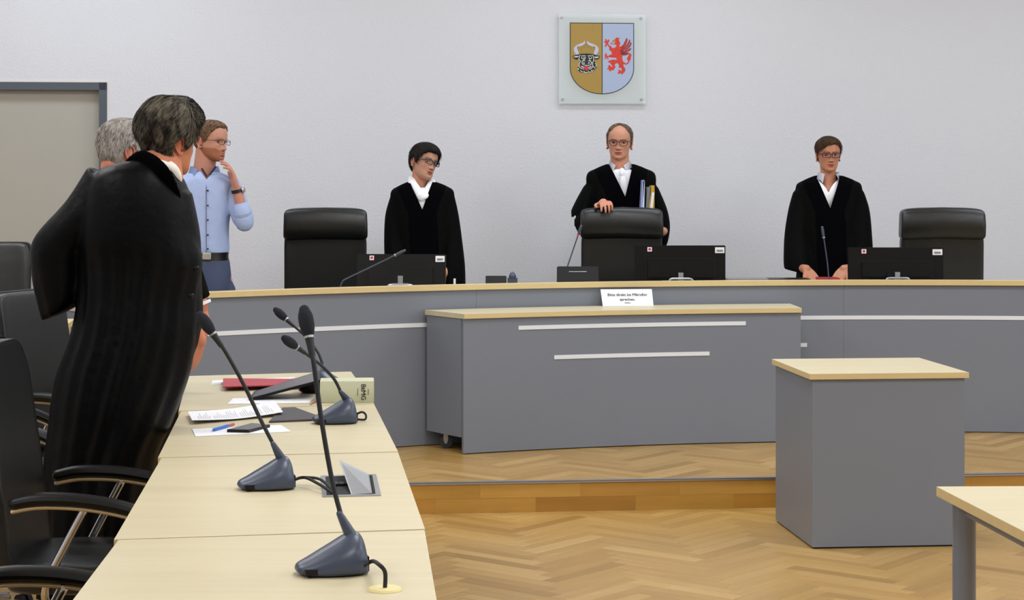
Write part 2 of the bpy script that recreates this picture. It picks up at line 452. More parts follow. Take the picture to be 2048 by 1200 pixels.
# walls with a doorway in the far wall
X0 = room(0, VW)
def wallpt(px, py):
    """room u and height of a far-wall point"""
    # intersect ray with v=VW plane
    dx = (px-1024)/F; c, s = math.cos(RA), math.sin(RA)
    # point t*(dx,1): v = -(x) s + (y-8.97) c = VW
    t = (VW+8.97*c)/(c-dx*s); x, y = dx*t, t
    u = x*c+(y-8.97)*s
    return u, CZ-(py-HZ)/F*y
ud, zd = wallpt(214, 165)
DW = 1.25
bm = bmesh.new()
rbox(bm, ud, UR, VW, VW+.15, DZ-.1, CEIL); rbox(bm, UL, ud-DW, VW, VW+.15, DZ-.1, CEIL); rbox(bm, ud-DW, ud, VW, VW+.15, zd, CEIL)
build('wall_far', bm, 'plaster', kind='structure', smooth=False)
bm = bmesh.new(); rbox(bm, UL-.15, UL, VB, VW+.15, -.1, CEIL); build('wall_left', bm, 'plaster', kind='structure', smooth=False)
bm = bmesh.new(); rbox(bm, UR, UR+.15, VB, VW+.15, -.1, CEIL); build('wall_right', bm, 'plaster', kind='structure', smooth=False)
bm = bmesh.new(); rbox(bm, UL, UR, VB-.15, VB, -.1, CEIL); build('wall_near', bm, 'plaster', kind='structure', smooth=False)
bm = bmesh.new(); rbox(bm, UL-.15, UR+.15, VB-.15, VW+.15, CEIL, CEIL+.1); build('ceiling', bm, 'ceiling_paint', kind='structure', smooth=False)
bm = bmesh.new(); rbox(bm, ud+.0, UR, VW-.015, VW, DZ, DZ+.08); build('baseboard_far', bm, 'door_frame', kind='structure', smooth=False)
# door
door = thing('door_1', room(ud-DW/2, VW, DZ), 'x', 'x'); del door['label']; del door['category']; door['kind'] = 'structure'
fw = 15/305
bm = bmesh.new()
rbox(bm, ud-fw, ud, VW-.012, VW+.1, DZ, zd); rbox(bm, ud-DW, ud-DW+fw, VW-.012, VW+.1, DZ, zd); rbox(bm, ud-DW, ud, VW-.012, VW+.1, zd-fw, zd)
build('door_frame', bm, 'door_frame', door, bev=.003)
bm = bmesh.new(); rbox(bm, ud-DW+fw, ud-fw, VW+.05, VW+.09, DZ+.006, zd-fw); build('door_leaf', bm, 'door_leaf', door)
bm = bmesh.new()
rbox(bm, ud, ud+.014, VW-.003, VW, DZ, zd+.014); rbox(bm, ud-DW-.014, ud, VW-.003, VW, zd, zd+.014)
build('trim_1', bm, 'pale_trim', kind='structure', smooth=False)
hd = room(ud-DW+.14, VW+.05, DZ+1.02)
bm = bmesh.new(); cyl(bm, hd, hd+V((0, -.05, 0)), .012); tube(bm, [hd+V((0,-.05,0)), hd+V((.12,-.05,0))], .011); build('door_handle', bm, 'alu', door)
# ------------------------------------------------------------------ crest on the wall
KX = 1/305.6
cu, _ = wallpt(1203, 118); cz = wallpt(1203, 118)[1]
ex = V((math.cos(RA), math.sin(RA), 0)); ez = V((0, 0, 1)); enn = ex.cross(ez)   # points to the room
co = room(cu, VW, cz)
scl = (co.y)/F
def cp(px, py): return ((px-1203)*scl, (118-py)*scl)
crest = thing('coat_of_arms', room(cu, VW, cz-91*scl), 'acrylic wall plate bearing a shield with black bull head and red griffin', 'emblem')
def crest_part(name, polys, m, t0, t1, parent=crest):
    bm = bmesh.new()
    for p in polys: plate(bm, [cp(*q) for q in p], co, ex, ez, t0, t1)
    return build(name, bm, m, parent, smooth=False)
crest_part('acrylic_plate', [[(1115.5, 28.5), (1290.5, 29.5), (1291, 207.5), (1116, 208)][::-1]], 'acrylic', .030, .036)
for q in ((1121.5, 36.7), (1281, 36.7), (1123, 199.3), (1282.3, 199)):
    bm = bmesh.new(); p = co+ex*cp(*q)[0]+ez*cp(*q)[1]; cyl(bm, p, p+enn*.03, .006); cyl(bm, p+enn*.036, p+enn*.041, .0085); build('stud', bm, 'alu', crest)
arc = [(1137.5, 46.5), (1267, 46.5)]+[(1202.3+64.7*math.cos(a), 137+52*math.sin(a)) for a in [PI*i/28 for i in range(29)]]
crest_part('shield_border', [arc], 'crest_outline', .0362, .0375)
def inset(side):
    a = []
    for i in range(29):
        t = PI*i/28; x, y = 1202.3+63.1*math.cos(t), 137+50.5*math.sin(t)
        a.append((x, y))
    if side < 0: pts = [(1139.2, 48.2), (1201.7, 48.2), (1201.7, 187.4)]+[p for p in a if p[0] < 1201.0]
    else: pts = [(1203.4, 48.2), (1265.4, 48.2)]+[p for p in a if p[0] > 1204.0]+[(1203.4, 187.4)]
    return pts
crest_part('gold_field', [inset(-1)], 'gold', .0376, .0381)
crest_part('silver_field', [inset(1)], 'crest_silver', .0376, .0381)
def bp(l): return [(1136+x*.075, 70+y*.075) for x, y in l]
def gp(l): return [(1200+x*.075, 65+y*.075) for x, y in l]
def strokes(lst, wd, conv):
    out = []
    for l in lst:
        P = conv(l)
        for i in range(len(P)-1):
            (x0, y0), (x1, y1) = P[i], P[i+1]; d = math.hypot(x1-x0, y1-y0) or 1; nx, ny = -(y1-y0)/d*wd, (x1-x0)/d*wd
            e = .25*wd; ux, uy = (x1-x0)/d*e, (y1-y0)/d*e
            out.append([(x0+nx-ux, y0+ny-uy), (x0-nx-ux, y0-ny-uy), (x1-nx+ux, y1-ny+uy), (x1+nx+ux, y1+ny+uy)])
    return out
def crest_parts(name, polys, m, t0, t1):
    for q in polys: crest_part(name, [q], m, t0, t1)
def crest_lines(name, args, m, t0, t1):
    for l in args[0]: crest_part(name, strokes([l], args[1], args[2]), m, t0, t1)
horns = [bp([(420,160),(432,235),(370,285),(270,325),(225,300),(215,370),(260,480),(258,530),(200,535),(150,490),(128,420),(135,350),(200,285),(300,245),(380,215)]),
         bp([(490,160),(478,235),(540,285),(640,325),(690,300),(705,370),(665,480),(662,530),(720,535),(765,490),(792,420),(785,350),(720,285),(620,245),(530,215)])]
crest_part('horn', [horns[0]], 'crest_horn', .0382, .0388); crest_part('horn', [horns[1]], 'crest_horn', .0382, .0388)
crest_part('crown', [bp([(262,515),(660,515),(668,440),(700,335),(630,345),(600,400),(560,330),(520,320),(500,370),(475,280),(455,235),(435,280),(405,370),(380,320),(340,330),(310,400),(280,350),(220,330),(250,430)])], 'gold', .0389, .0394)
crest_part('crown_lines', strokes([[(262,515),(660,515)],[(268,470),(655,470)],[(250,430),(220,330),(280,350),(310,400),(340,330),(380,320),(405,370),(435,280),(455,235),(475,280),(500,370),(520,320),(560,330),(600,400),(630,345),(700,335),(668,440)],
     [(330,420),(380,400)],[(440,420),(480,420)],[(540,400),(590,420)]], .28, bp), 'crown_line', .0394, .0396)
bull = bp([(90,565),(160,560),(240,535),(330,515),(480,505),(620,520),(700,540),(770,560),(832,565),(815,620),(770,665),(690,665),(675,700),(700,740),(705,765),(762,805),(735,850),(745,875),(705,920),(680,950),(650,990),(600,985),(560,1020),(515,1035),(480,1010),(430,1025),(390,1005),(310,1022),(270,975),(215,945),(200,925),(240,890),(225,875),(262,860),(258,800),(285,745),(262,690),(262,660),(190,672),(130,650),(100,610)])
crest_part('bull_head', [bull], 'crest_black', .0390, .0397)
crest_part('bull_lines', strokes([[(295,548),(270,590),(265,680),(312,712),(285,750),(262,810),(270,860),(330,905),(400,925)],
    [(625,548),(652,590),(660,690),(632,750),(635,850),(600,900),(520,920)],
    [(435,600),(425,650),(360,700),(345,760),(370,800),(450,825),(540,820),(595,790),(598,740),(570,700),(545,665)],
    [(330,570),(440,568)],[(505,568),(605,568)],[(330,600),(345,640),(390,640),(405,605)],[(525,600),(545,645),(590,640),(600,605)],[(385,700),(430,700)],[(510,700),(560,705)],
    [(120,600),(250,580)],[(150,605),(230,600)],[(680,600),(800,595)],[(690,620),(770,615)],
    [(380,745),(400,780),(420,755)],[(515,785),(525,745),(560,760)],
    [(215,935),(260,900),(245,945)],[(310,945),(325,995),(375,990)],[(400,970),(420,1015),(490,1010)],[(510,970),(520,1015),(580,990)],[(590,940),(615,985),(660,940)],[(650,850),(700,905)],[(700,770),(745,810),(705,860)]], .62, bp), 'crest_white', .0398, .0401)
crest_parts('muzzle', [bp([(275,780),(340,830),(340,850),(420,885),(420,905),(330,880),(275,830)]), bp([(600,810),(620,810),(610,860),(520,890),(520,860),(590,840)])], 'crest_dark_red', .0398, .0400)
crest_parts('teeth', [bp([(320,835),(410,865),(410,890),(330,865)]), bp([(505,880),(590,840),(595,865),(515,895)])], 'crest_white', .0401, .0403)
crest_part('tongue', [bp([(430,835),(500,835),(505,930),(475,968),(440,955),(415,910)])], 'crest_red', .0402, .0406)
# griffin
body = gp([(385,170),(430,135),(460,155),(530,152),(480,185),(490,240),(520,265),(510,290),(525,330),(495,345),(510,390),(560,380),(600,480),(560,560),(580,640),(575,700),(590,770),(650,820),(700,825),(740,780),(700,700),(735,630),(760,600),(740,590),(650,620),(600,600),(620,560),(780,560),(825,590),(815,640),(800,720),(770,780),(735,840),(680,865),(615,850),(600,870),(620,920),(665,985),(640,1060),(600,1095),(560,1125),(530,1090),(480,1110),(445,1100),(480,1040),(465,990),(520,1010),(560,1040),(555,965),(520,945),(470,940),(490,900),(465,825),(400,830),(370,870),(395,930),(340,1010),(270,1020),(235,1060),(215,990),(160,985),(200,930),(205,885),(240,870),(270,920),(320,920),(270,850),(240,815),(175,795),(250,745),(330,730),(430,735),(410,680),(240,672),(215,665),(190,655),(210,745),(165,700),(150,660),(130,720),(90,720),(115,680),(120,655),(70,635),(110,625),(120,545),(155,580),(165,630),(230,625),(235,590),(290,610),(285,520),(215,465),(230,420),(180,340),(155,330),(155,385),(105,395),(115,340),(130,300),(80,255),(100,235),(130,240),(105,185),(150,185),(165,240),(195,195),(230,200),(220,255),(190,300),(230,365),(270,370),(310,430),(400,400),(420,350),(390,330),(330,340),(390,315),(260,320),(250,280),(280,295),(380,300),(385,260)])
crest_part('griffin', [body], 'crest_red', .0382, .0390)
wings = [gp([(520,400),(600,330),(650,230),(680,160),(715,165),(712,220),(690,290),(640,370),(580,430)]), gp([(560,430),(650,370),(720,290),(765,190),(790,205),(780,280),(740,350),(680,410),(600,460)]),
         gp([(590,460),(690,415),(760,350),(800,260),(825,290),(800,370),(740,430),(660,480)]), gp([(600,500),(700,470),(800,415),(820,440),(780,490),(700,525),(620,540)]), gp([(590,540),(680,535),(760,545),(700,600),(600,620),(550,590)]), gp([(520,470),(600,430),(620,560),(560,620),(530,560)])]
crest_part('griffin_wing', wings, 'crest_dark_red', .0391, .0396)
crest_part('wing_feathers', strokes([[(540,420),(620,350),(690,190)],[(590,440),(690,360),(770,230)],[(620,465),(720,400),(805,300)],[(640,510),(740,475),(800,440)]], .55, gp), 'crest_red', .0397, .0400)
crest_part('griffin_beak', [gp([(300,265),(305,230),(345,200),(385,195),(395,240),(385,275)])], 'gold', .0391, .0396)
crest_lines('griffin_line', ([[(430,440),(380,520),(360,600)],[(520,460),(500,560),(440,640)],[(480,760),(500,900)],[(590,780),(560,900),(600,1000)],[(300,760),(360,860)],[(430,200),(450,260)],[(180,340),(290,470)],[(240,640),(400,640)]], .3, gp), 'crest_dark_red', .0391, .0394)
# ------------------------------------------------------------------ curved judges' bench
BC = V((2.1, 4.59)); BR = 6.15
def pol(r, a): a = math.radians(a); return (BC.x+r*math.sin(a), BC.y+r*math.cos(a))
def sector(bm, r0, r1, a0, a1, z0, z1, step=1.3, d0=0, d1=0):
    n = max(1, int(abs(a1-a0)/step)); A = [a0+(a1-a0)*i/n for i in range(n+1)]
    ins = [pol(r0, a) for a in A]; out = [pol(r1, a+d0+(d1-d0)*i/n) for i, a in enumerate(A)]
    vv = []
    for z in (z0, z1): vv.append(([bm.verts.new((*p, z)) for p in ins], [bm.verts.new((*p, z)) for p in out]))
    (i0, o0), (i1, o1) = vv
    for k in range(n):
        bm.faces.new((i0[k], i0[k+1], i1[k+1], i1[k])); bm.faces.new((o0[k], o1[k], o1[k+1], o0[k+1]))
        bm.faces.new((i1[k], i1[k+1], o1[k+1], o1[k])); bm.faces.new((i0[k], o0[k], o0[k+1], i0[k+1]))
    bm.faces.new((i0[0], i1[0], o1[0], o0[0])); bm.faces.new((i0[-1], o0[-1], o1[-1], i1[-1]))
bench = thing('judges_bench', (*pol(BR+.3, -2.3), DZ), 'long curved grey judges bench with maple ledge on the raised platform', 'bench')
SE = [-41.3, -21.8, -2.3, 17.2, 36.7]; ZT = CZ-.552
for i in range(4):
    g = .004
    bm = bmesh.new(); sector(bm, BR, BR+.10, SE[i]+g*.5, SE[i+1]-g*.5, ZT-.027, ZT); build('ledge', bm, 'maple_edge', bench, bev=.0015)
    bm = bmesh.new(); sector(bm, BR+.02, BR+.045, SE[i]+g, SE[i+1]-g, DZ+.004, ZT-.0272); build('front_panel', bm, 'grey_laminate', bench)
    bm = bmesh.new(); sector(bm, BR+.0455, BR+.70, SE[i]+g*.5, SE[i+1]-g*.5, .905, .93); build('desktop', bm, 'maple', bench, bev=.0015)
    bm = bmesh.new(); sector(bm, BR+.07, BR+.6, SE[i]+.036, SE[i]+.26, DZ+.002, .9045); build('support_panel', bm, 'grey_laminate', bench)
bm = bmesh.new(); sector(bm, BR+.03, BR+.07, SE[0]+.05, SE[-1]-.05, DZ+.0008, DZ+.004); build('kick_gap', bm, 'dark_gap', bench)
for a0, a1, z in ((-40.6, -5.7, .78), (-5.2, 30, .78), (-22, -4.22, .628)):
    bm = bmesh.new(); sector(bm, BR+.0165, BR+.0198, a0, a1, z-.011, z+.011); build('inlay_strip', bm, 'white_strip', bench)
# ------------------------------------------------------------------ rolling clerk's table in front
CR = BR-.385
a0, a1 = -24.0, -5.43
ct = thing('clerk_table', (*pol(CR+.19, -14.7), DZ), 'long grey concave table with maple top standing before the curved bench', 'table')
bm = bmesh.new(); sector(bm, CR, BR-.004, a0, a1, .836, .861, d0=-.62, d1=.27); build('table_top', bm, ['maple'], ct, bev=.0015)
bm = bmesh.new(); sector(bm, CR-.0006, CR+.0004, a0+.02, a1-.02, .8372, .8598); build('edge_band', bm, 'maple_edge', ct)
bm = bmesh.new(); sector(bm, CR+.014, CR+.036, a0+.02, a1-.02, DZ+.005, .8357); build('front_panel', bm, 'grey_laminate', ct)
bm = bmesh.new(); sector(bm, CR+.037, BR-.012, a0-.02, a0+.21, DZ+.085, .8357, d0=-.53, d1=-.53); build('side_panel', bm, 'grey_laminate', ct)
bm = bmesh.new(); sector(bm, CR+.037, BR-.012, a1-.25, a1-.02, DZ+.085, .8357, d0=.2, d1=.2); build('side_panel', bm, 'grey_laminate', ct)
bm = bmesh.new(); sector(bm, CR+.037, BR-.05, a0+.4, a1-.4, DZ+.085, DZ+.105); build('bottom_shelf', bm, 'grey_laminate', ct)
bm = bmesh.new(); sector(bm, CR+.02, CR+.033, a0+.2, a1-.2, DZ+.001, DZ+.005); build('kick_gap', bm, 'dark_gap', ct)
def ang_at(px, r):
    lo, hi = -40, 40
    for _ in range(40):
        m = (lo+hi)/2; p = pol(r, m); 
        if 1024+F*p[0]/p[1] < px: lo = m
        else: hi = m
    return lo
for x0, x1, z in ((1037, 1491.5, .781), (1108.5, 1419, .622)):
    bm = bmesh.new(); sector(bm, CR+.0105, CR+.0138, ang_at(x0, CR+.012), ang_at(x1, CR+.012), z-.0105, z+.0105); build('inlay_strip', bm, 'white_strip', ct)
for a, r in ((a0+.10, BR-.11), (a1-.48, BR-.10)):
    p = pol(r, a); bm = bmesh.new()
    cyl(bm, (p[0], p[1]-.012, DZ+.034), (p[0], p[1]+.012, DZ+.034), .033, n=24)
    c = build('caster', bm, 'caster', ct)
    bm = bmesh.new(); cyl(bm, (p[0], p[1]-.0145, DZ+.034), (p[0], p[1]+.0145, DZ+.034), .009, n=12)
    for s in (-1, 1): box(bm, p[0]-.012, p[0]+.012, p[1]+s*.0163-.0017, p[1]+s*.0163+.0017, DZ+.04, DZ+.078)
    box(bm, p[0]-.024, p[0]+.024, p[1]-.024, p[1]+.024, DZ+.078, DZ+.0845); build('caster_fork', bm, 'alu', ct)
# sign leaning on the bench
sg0, sg1 = V(((1205.5-1024)/F*10.47, 10.47, .8614)), V(((1307-1024)/F*10.50, 10.50, .8614))
sl = (sg1-sg0); sw = sl.length; ux = sl.normalized(); tilt = math.radians(22); upv = V((-.03, math.sin(tilt), math.cos(tilt))).normalized(); nn = ux.cross(upv).normalized()
SHT = .097
sign = thing('desk_sign', (sg0+sg1)/2, 'white cardboard desk sign with bold black lettering leaning against the curved bench', 'sign')
bm = bmesh.new(); plate(bm, [(0, 0), (sw, 0), (sw*.985, SHT), (-.008, SHT)], sg0, ux, upv, 0, .0012); build('sign_card', bm, 'paper', sign, smooth=False)
def TM(o, u, v, n): return Matrix(((u.x, v.x, n.x, o.x), (u.y, v.y, n.y, o.y), (u.z, v.z, n.z, o.z), (0,0,0,1)))
for s, sz, fy, bo in (('Bitte direkt ins Mikrofon', .0218, .66, .00042), ('sprechen.', .0218, .385, .00042), ('Danke.', .0115, .19, .0001)):
    bm = text_bm(s, sz, TM(sg0+ux*sw*.493+upv*SHT*fy+nn*.0017, ux, upv, nn), bo, .0003); build('lettering', bm, 'ink', sign, smooth=False)
for f in (.03, .95):
    bm = bmesh.new(); p = sg0+ux*sw*f+upv*SHT*.93; plate(bm, [(0,0),(.007,0),(.007,.004),(0,.004)], p, ux, upv, .0013, .002); build('tape', bm, 'white_strip', sign, smooth=False)
# ------------------------------------------------------------------ witness box
lc = (at(1620,748,.735)+at(1540,718,.735)+at(1837,715,.735)+at(1943,745,.735))/4
la = math.radians(5.6); lec = thing('lectern_box', (lc.x, lc.y, 0), 'grey box-shaped lectern table with square maple top standing on the lower parquet', 'table', rz=la)
h = .342
bm = bmesh.new(); box(bm, -h, h, -h, h, .711, .735); build('table_top', bm, 'maple', lec, world=False, bev=.0015)
for d in range(4):
    M = Matrix.Rotation(d*PI/2, 4, 'Z'); bm = bmesh.new(); box(bm, -h-.0004, h+.0004, -h-.0006, -h+.0003, .7122, .7338, M); build('edge_band', bm, 'maple_edge', lec, world=False, smooth=False)
b = h-.014
bm = bmesh.new(); box(bm, -b, b, -b, -b+.02, .007, .7108); build('front_panel', bm, 'grey_laminate', lec, world=False, bev=.001)
bm = bmesh.new(); box(bm, -b, -b+.02, -b+.0204, b, .007, .7108); build('side_panel', bm, 'grey_laminate', lec, world=False, bev=.001)
bm = bmesh.new(); box(bm, b-.02, b, -b+.0204, b, .007, .7108); build('side_panel', bm, 'grey_laminate', lec, world=False, bev=.001)
bm = bmesh.new(); box(bm, -b+.01, b-.01, -b+.005, b, .0005, .007); build('plinth', bm, 'dark_gap', lec, world=False, smooth=False)
# ------------------------------------------------------------------ office tables
def table(name, corners, label, group=None, ztop=.74, inset=.2):
    """corners: near-left, near-right, far-right, far-left plan points"""
    c = sum((V(p[:2]) for p in corners), V((0, 0)))/4
    t = thing(name, (c.x, c.y, 0), label, 'table', group)
    bm = bmesh.new(); prism(bm, [p[:2] for p in corners], ztop-.025, ztop); build('table_top', bm, 'maple', t, bev=.0012)
    bm = bmesh.new(); C = [V(p[:2]) for p in corners]
    for i in range(4):
        a, b_ = C[i], C[(i+1)%4]; d = (b_-a).normalized(); n = V((d.y, -d.x)); 
        prism(bm, [a+n*.0004, b_+n*.0004, b_-n*.0004, a-n*.0004], ztop-.0238, ztop-.0013)
    build('edge_band', bm, 'maple_edge', t, smooth=False)
    ins = []
    for i in range(4):
        a, p, q = C[i], C[(i+1)%4], C[(i-1)%4]; ins.append(a+(p-a).normalized()*inset+(q-a).normalized()*inset)
    for p in ins:
        bm = bmesh.new(); cyl(bm, (p.x, p.y, .012), (p.x, p.y, ztop-.0255), .030, n=24); lg = build('leg', bm, 'grey_metal', t)
        bm = bmesh.new(); cyl(bm, (p.x, p.y, .0005), (p.x, p.y, .0118), .022, .026, n=16); build('foot', bm, 'rubber', lg)
    bm = bmesh.new()
    for i in range(4):
        a, b_ = ins[i], ins[(i+1)%4]; d = (b_-a).normalized(); n = V((-d.y, d.x)); a2, b2 = a+d*.031, b_-d*.031
        prism(bm, [a2-n*.012, b2-n*.012, b2+n*.012, a2+n*.012], ztop-.06, ztop-.0257)
    build('frame', bm, 'grey_metal', t)
    return t
Z = .74
L0 = [at(357,822,Z), at(748,807,Z), at(702,743,Z), at(376,752,Z)]
L1 = [at(316,915,Z), at(796,903,Z), at(748,808,Z), at(362,823,Z)]
L2 = [at(228,1079,Z), at(850,1058,Z), at(796,904.5,Z), at(323,916,Z)]
L3 = [V((-.80, 3.05, Z)), V((-.105, 3.17, Z)), at(849,1060,Z), at(237,1080,Z)]
G = None
table('office_table', L0, 'maple table holding the red folder and thick book, farthest of the row')
table('office_table', L1, 'maple table holding printed papers, pen and phone, second from the far end')
table('office_table', L2, 'maple table with the open cable flap, in the row on the left')
table('office_table', L3, 'nearest maple table of the row, with the round cable grommet')
a = at(1873,973,Z); d1 = V((math.cos(.03), math.sin(.03), 0)); d2 = V((.088, -.996, 0))
table('office_table', [a+d2*.8, a+d2*.8+d1*1.4, a+d1*1.4, a], 'maple table with grey tube legs at the lower right corner of the photo', inset=.055)
# desk on the dais at far left
c0 = V((-3.1, 8.93, 0)); 
def side_desk():
    t = thing('side_desk', (-2.55, 9.1, DZ), 'maple topped desk on the platform at the left edge, before the leather chair', 'desk')
    P = [(-3.2,8.84),(-2.06,8.93),(-2.10,9.26),(-3.25,9.18)]
    bm = bmesh.new(); prism(bm, P, DZ+.715, DZ+.74); build('desk_top', bm, 'maple_edge', t, bev=.001)
    bm = bmesh.new(); prism(bm, [(-3.17,8.9),(-2.06,8.985),(-2.064,9.005),(-3.172,8.92)], DZ+.2, DZ+.7148); build('front_panel', bm, 'maple', t, smooth=False)
    for x, y in ((-3.14,8.95),(-2.1,9.03),(-2.15,9.2),(-3.18,9.12)):
        bm = bmesh.new(); cyl(bm, (x, y, DZ+.001), (x, y, DZ+.7148), .02); build('leg', bm, 'grey_metal', t)
side_desk()
# ------------------------------------------------------------------ chairs
def star_base(t, r=.32, col='black_plastic'):
    bm = bmesh.new(); cyl(bm, (0,0,.07), (0,0,.12), .04, .033); cyl(bm, (0,0,.12), (0,0,.42), .025); build('gas_column', bm, 'chrome', t, world=False)
    for k in range(5):
        a = 2*PI*k/5+.3; c, s = math.cos(a), math.sin(a)
        bm = bmesh.new(); tube(bm, [(c*.03, s*.03, .105), (c*r*.55, s*r*.55, .098), (c*r, s*r, .075)], [.028, .022, .016], n=10)
        lg = build('base_leg', bm, col, t, world=False)
        bm = bmesh.new()
        for d in (-.014, .014): cyl(bm, (c*r-s*(d-.009), s*r+c*(d-.009), .028), (c*r-s*(d+.009), s*r+c*(d+.009), .028), .0272, n=14)
        cyl(bm, (c*r, s*r, .03), (c*r, s*r, .07), .008, n=8)
        build('caster', bm, 'rubber', lg, world=False)
def exec_chair(loc, rz, label):
    t = thing('leather_chair', loc, label, 'chair', 'high-backed leather chairs behind the bench', rz)
    bw = .247
    def wr(p):      # upholstery wrinkles
        n = noise.noise(V((p.x*9, p.y*3, p.z*11)))*.006+noise.noise(V((p.x*22, 3, p.z*25)))*.003
        bow = -.03*(1-(p.x/bw)**2)+(.03*((p.z+.05)/.3)**2 if p.y < 0 else 0)
        return V((p.x, p.y+n*(1 if p.y < 0 else .3)-bow*.6+.018, p.z))
    bm = bmesh.new(); superq(bm, (0, .30, .790), (bw*.985, .046, .310), .14, .2, 48, 40, wr); build('backrest', bm, 'black_leather', t, world=False)
    def hr(p):
        n = noise.noise(V((p.x*7, 5, p.z*18)))*.006+noise.noise(V((p.x*20, 9, p.z*30)))*.003
        pz = (p.z+.09)/.18
        return V((p.x*(1.01-.02*pz), p.y*(1.0+.1*pz)+n+.012*(p.x/bw)**2-.012*pz-(.034*(1-(2*pz-.9)**2) if p.y < 0 else 0), p.z+.010*(1-(p.x/bw)**2)))
    bm = bmesh.new(); superq(bm, (0, .296, 1.143), (bw, .056, .094), .22, .13, 48, 30, hr); build('headrest', bm, 'black_leather', t, world=False)
    bm = bmesh.new(); superq(bm, (0, -.0, .475), (.25, .25, .055), .35, .35, 32, 14); build('seat', bm, 'black_leather', t, world=False)
    bm = bmesh.new(); box(bm, -.16, .16, -.14, .20, .40, .425); tube(bm, [(0,.2,.41),(0,.34,.44),(0,.345,.60)], .022, flat=1.8, flatdir=(1,0,0)); build('seat_plate', bm, 'black_plastic', t, world=False)
    for s in (-1, 1):
        bm = bmesh.new(); tube(bm, [(s*.27, .20, .665), (s*.275, 0, .672), (s*.27, -.18, .655)], .022, flat=1.5, flatdir=(1,0,0)); ar = build('armrest', bm, 'black_leather', t, world=False)
        bm = bmesh.new(); tube(bm, [(s*.2, .05, .42), (s*.275, .05, .44), (s*.278, .03, .62), (s*.272, .02, .655)], .014); build('arm_post', bm, 'chrome', ar, world=False)
    star_base(t)
    return t
exec_chair((-1.075, 11.12, DZ), math.radians(6), 'tall black leather chair behind the bench, leftmost of three, beside the woman in white scarf')
exec_chair((.655, 11.30, DZ), math.radians(-1), 'tall black leather chair with a hand resting on it, in front of the bespectacled judge')
exec_chair((2.545, 11.17, DZ), math.radians(-3), 'tall black leather chair on the right of the woman with open white collar')
def conf_chair(loc, rz, label):
    t = thing('conference_chair', loc, label, 'chair', 'low-backed conference chairs on the left', rz)
    bw = .236
    def bend(p):
        u = (p.z+.32)/.64
        n = noise.noise(V((p.x*8, 2, p.z*8)))*.003
        return V((p.x*(1-.05*abs(u-.5)), p.y+.075*u+.035*max(0, u-.75)**1.0*2+.02*(p.x/bw)**2*(-1)+n, p.z))
    bm = bmesh.new(); superq(bm, (0, .245, .76), (bw, .034, .322), .16, .22, 44, 36, bend); build('backrest', bm, 'black_leather', t, world=False)
    bm = bmesh.new(); superq(bm, (0, .268, .76), (bw*1.015, .013, .328), .12, .2, 44, 30, bend); build('back_shell', bm, 'black_plastic', t, world=False)
    def sf(p):
        return V((p.x, p.y, p.z-.03*max(0, -p.y/.25-.55)**1.3+.006*noise.noise(V((p.x*9, p.y*9, 0)))))
    bm = bmesh.new(); superq(bm, (0, -.01, .455), (.235, .245, .045), .3, .3, 40, 14, sf); build('seat', bm, 'black_leather', t, world=False)
    bm = bmesh.new(); box(bm, -.13, .13, -.12, .16, .385, .409); tube(bm, [(0,.15,.395),(0,.26,.42),(0,.30,.56)], .02, flat=2, flatdir=(1,0,0)); build('seat_plate', bm, 'black_plastic', t, world=False)
    for s in (-1, 1):
        P = [(s*.247, .190, .670), (s*.25, .12, .682), (s*.252, .0, .678), (s*.25, -.12, .655), (s*.246, -.22, .615)]
        bm = bmesh.new(); tube(bm, P, [.0165, .0185, .0185, .018, .015], m=22, flat=1.5, flatdir=(1,0,0)); ar = build('armrest', bm, 'black_plastic', t, world=False)
        bm = bmesh.new(); Q = [(x, y+(.004 if i == 0 else 0), z-.0225) for i, (x, y, z) in enumerate(P)]
        tube(bm, Q, .0065, m=22, flat=2.2, flatdir=(1,0,0), n=10); build('arm_strip', bm, 'arm_wood', ar, world=False)
        bm = bmesh.new(); tube(bm, [(s*.249, -.0, .654), (s*.249, .05, .56), (s*.248, .10, .46), (s*.22, .11, .40), (s*.12, .1, .395)], .0115, m=24); build('arm_post', bm, 'chrome', ar, world=False)
    star_base(t, .30, 'chrome')
    return t
A = conf_chair((-1.155, 5.45, 0), math.radians(90), 'black low-backed chair with curved arms, foremost fully seen backrest at the left edge')
dup(A, (-.98, 3.96, 0), math.radians(90), 'nearest black chair, only its curved armrest showing in the lower left corner')
dup(A, (-1.83, 6.50, 0), math.radians(64), 'black chair pushed out right behind the stooping robed lawyer, chrome arm post showing')
dup(A, (-1.98, 7.14, 0), math.radians(84), 'black chair mostly hidden by the lawyer, its armrests stacked above the front chair')
dup(A, (-1.72, 7.88, 0), math.radians(70), 'black chair with square backrest below the lawyer\'s hanging sleeve')
dup(A, (-2.72, 9.63, DZ), math.radians(0), 'black chair on the platform in front of the door at the left edge')
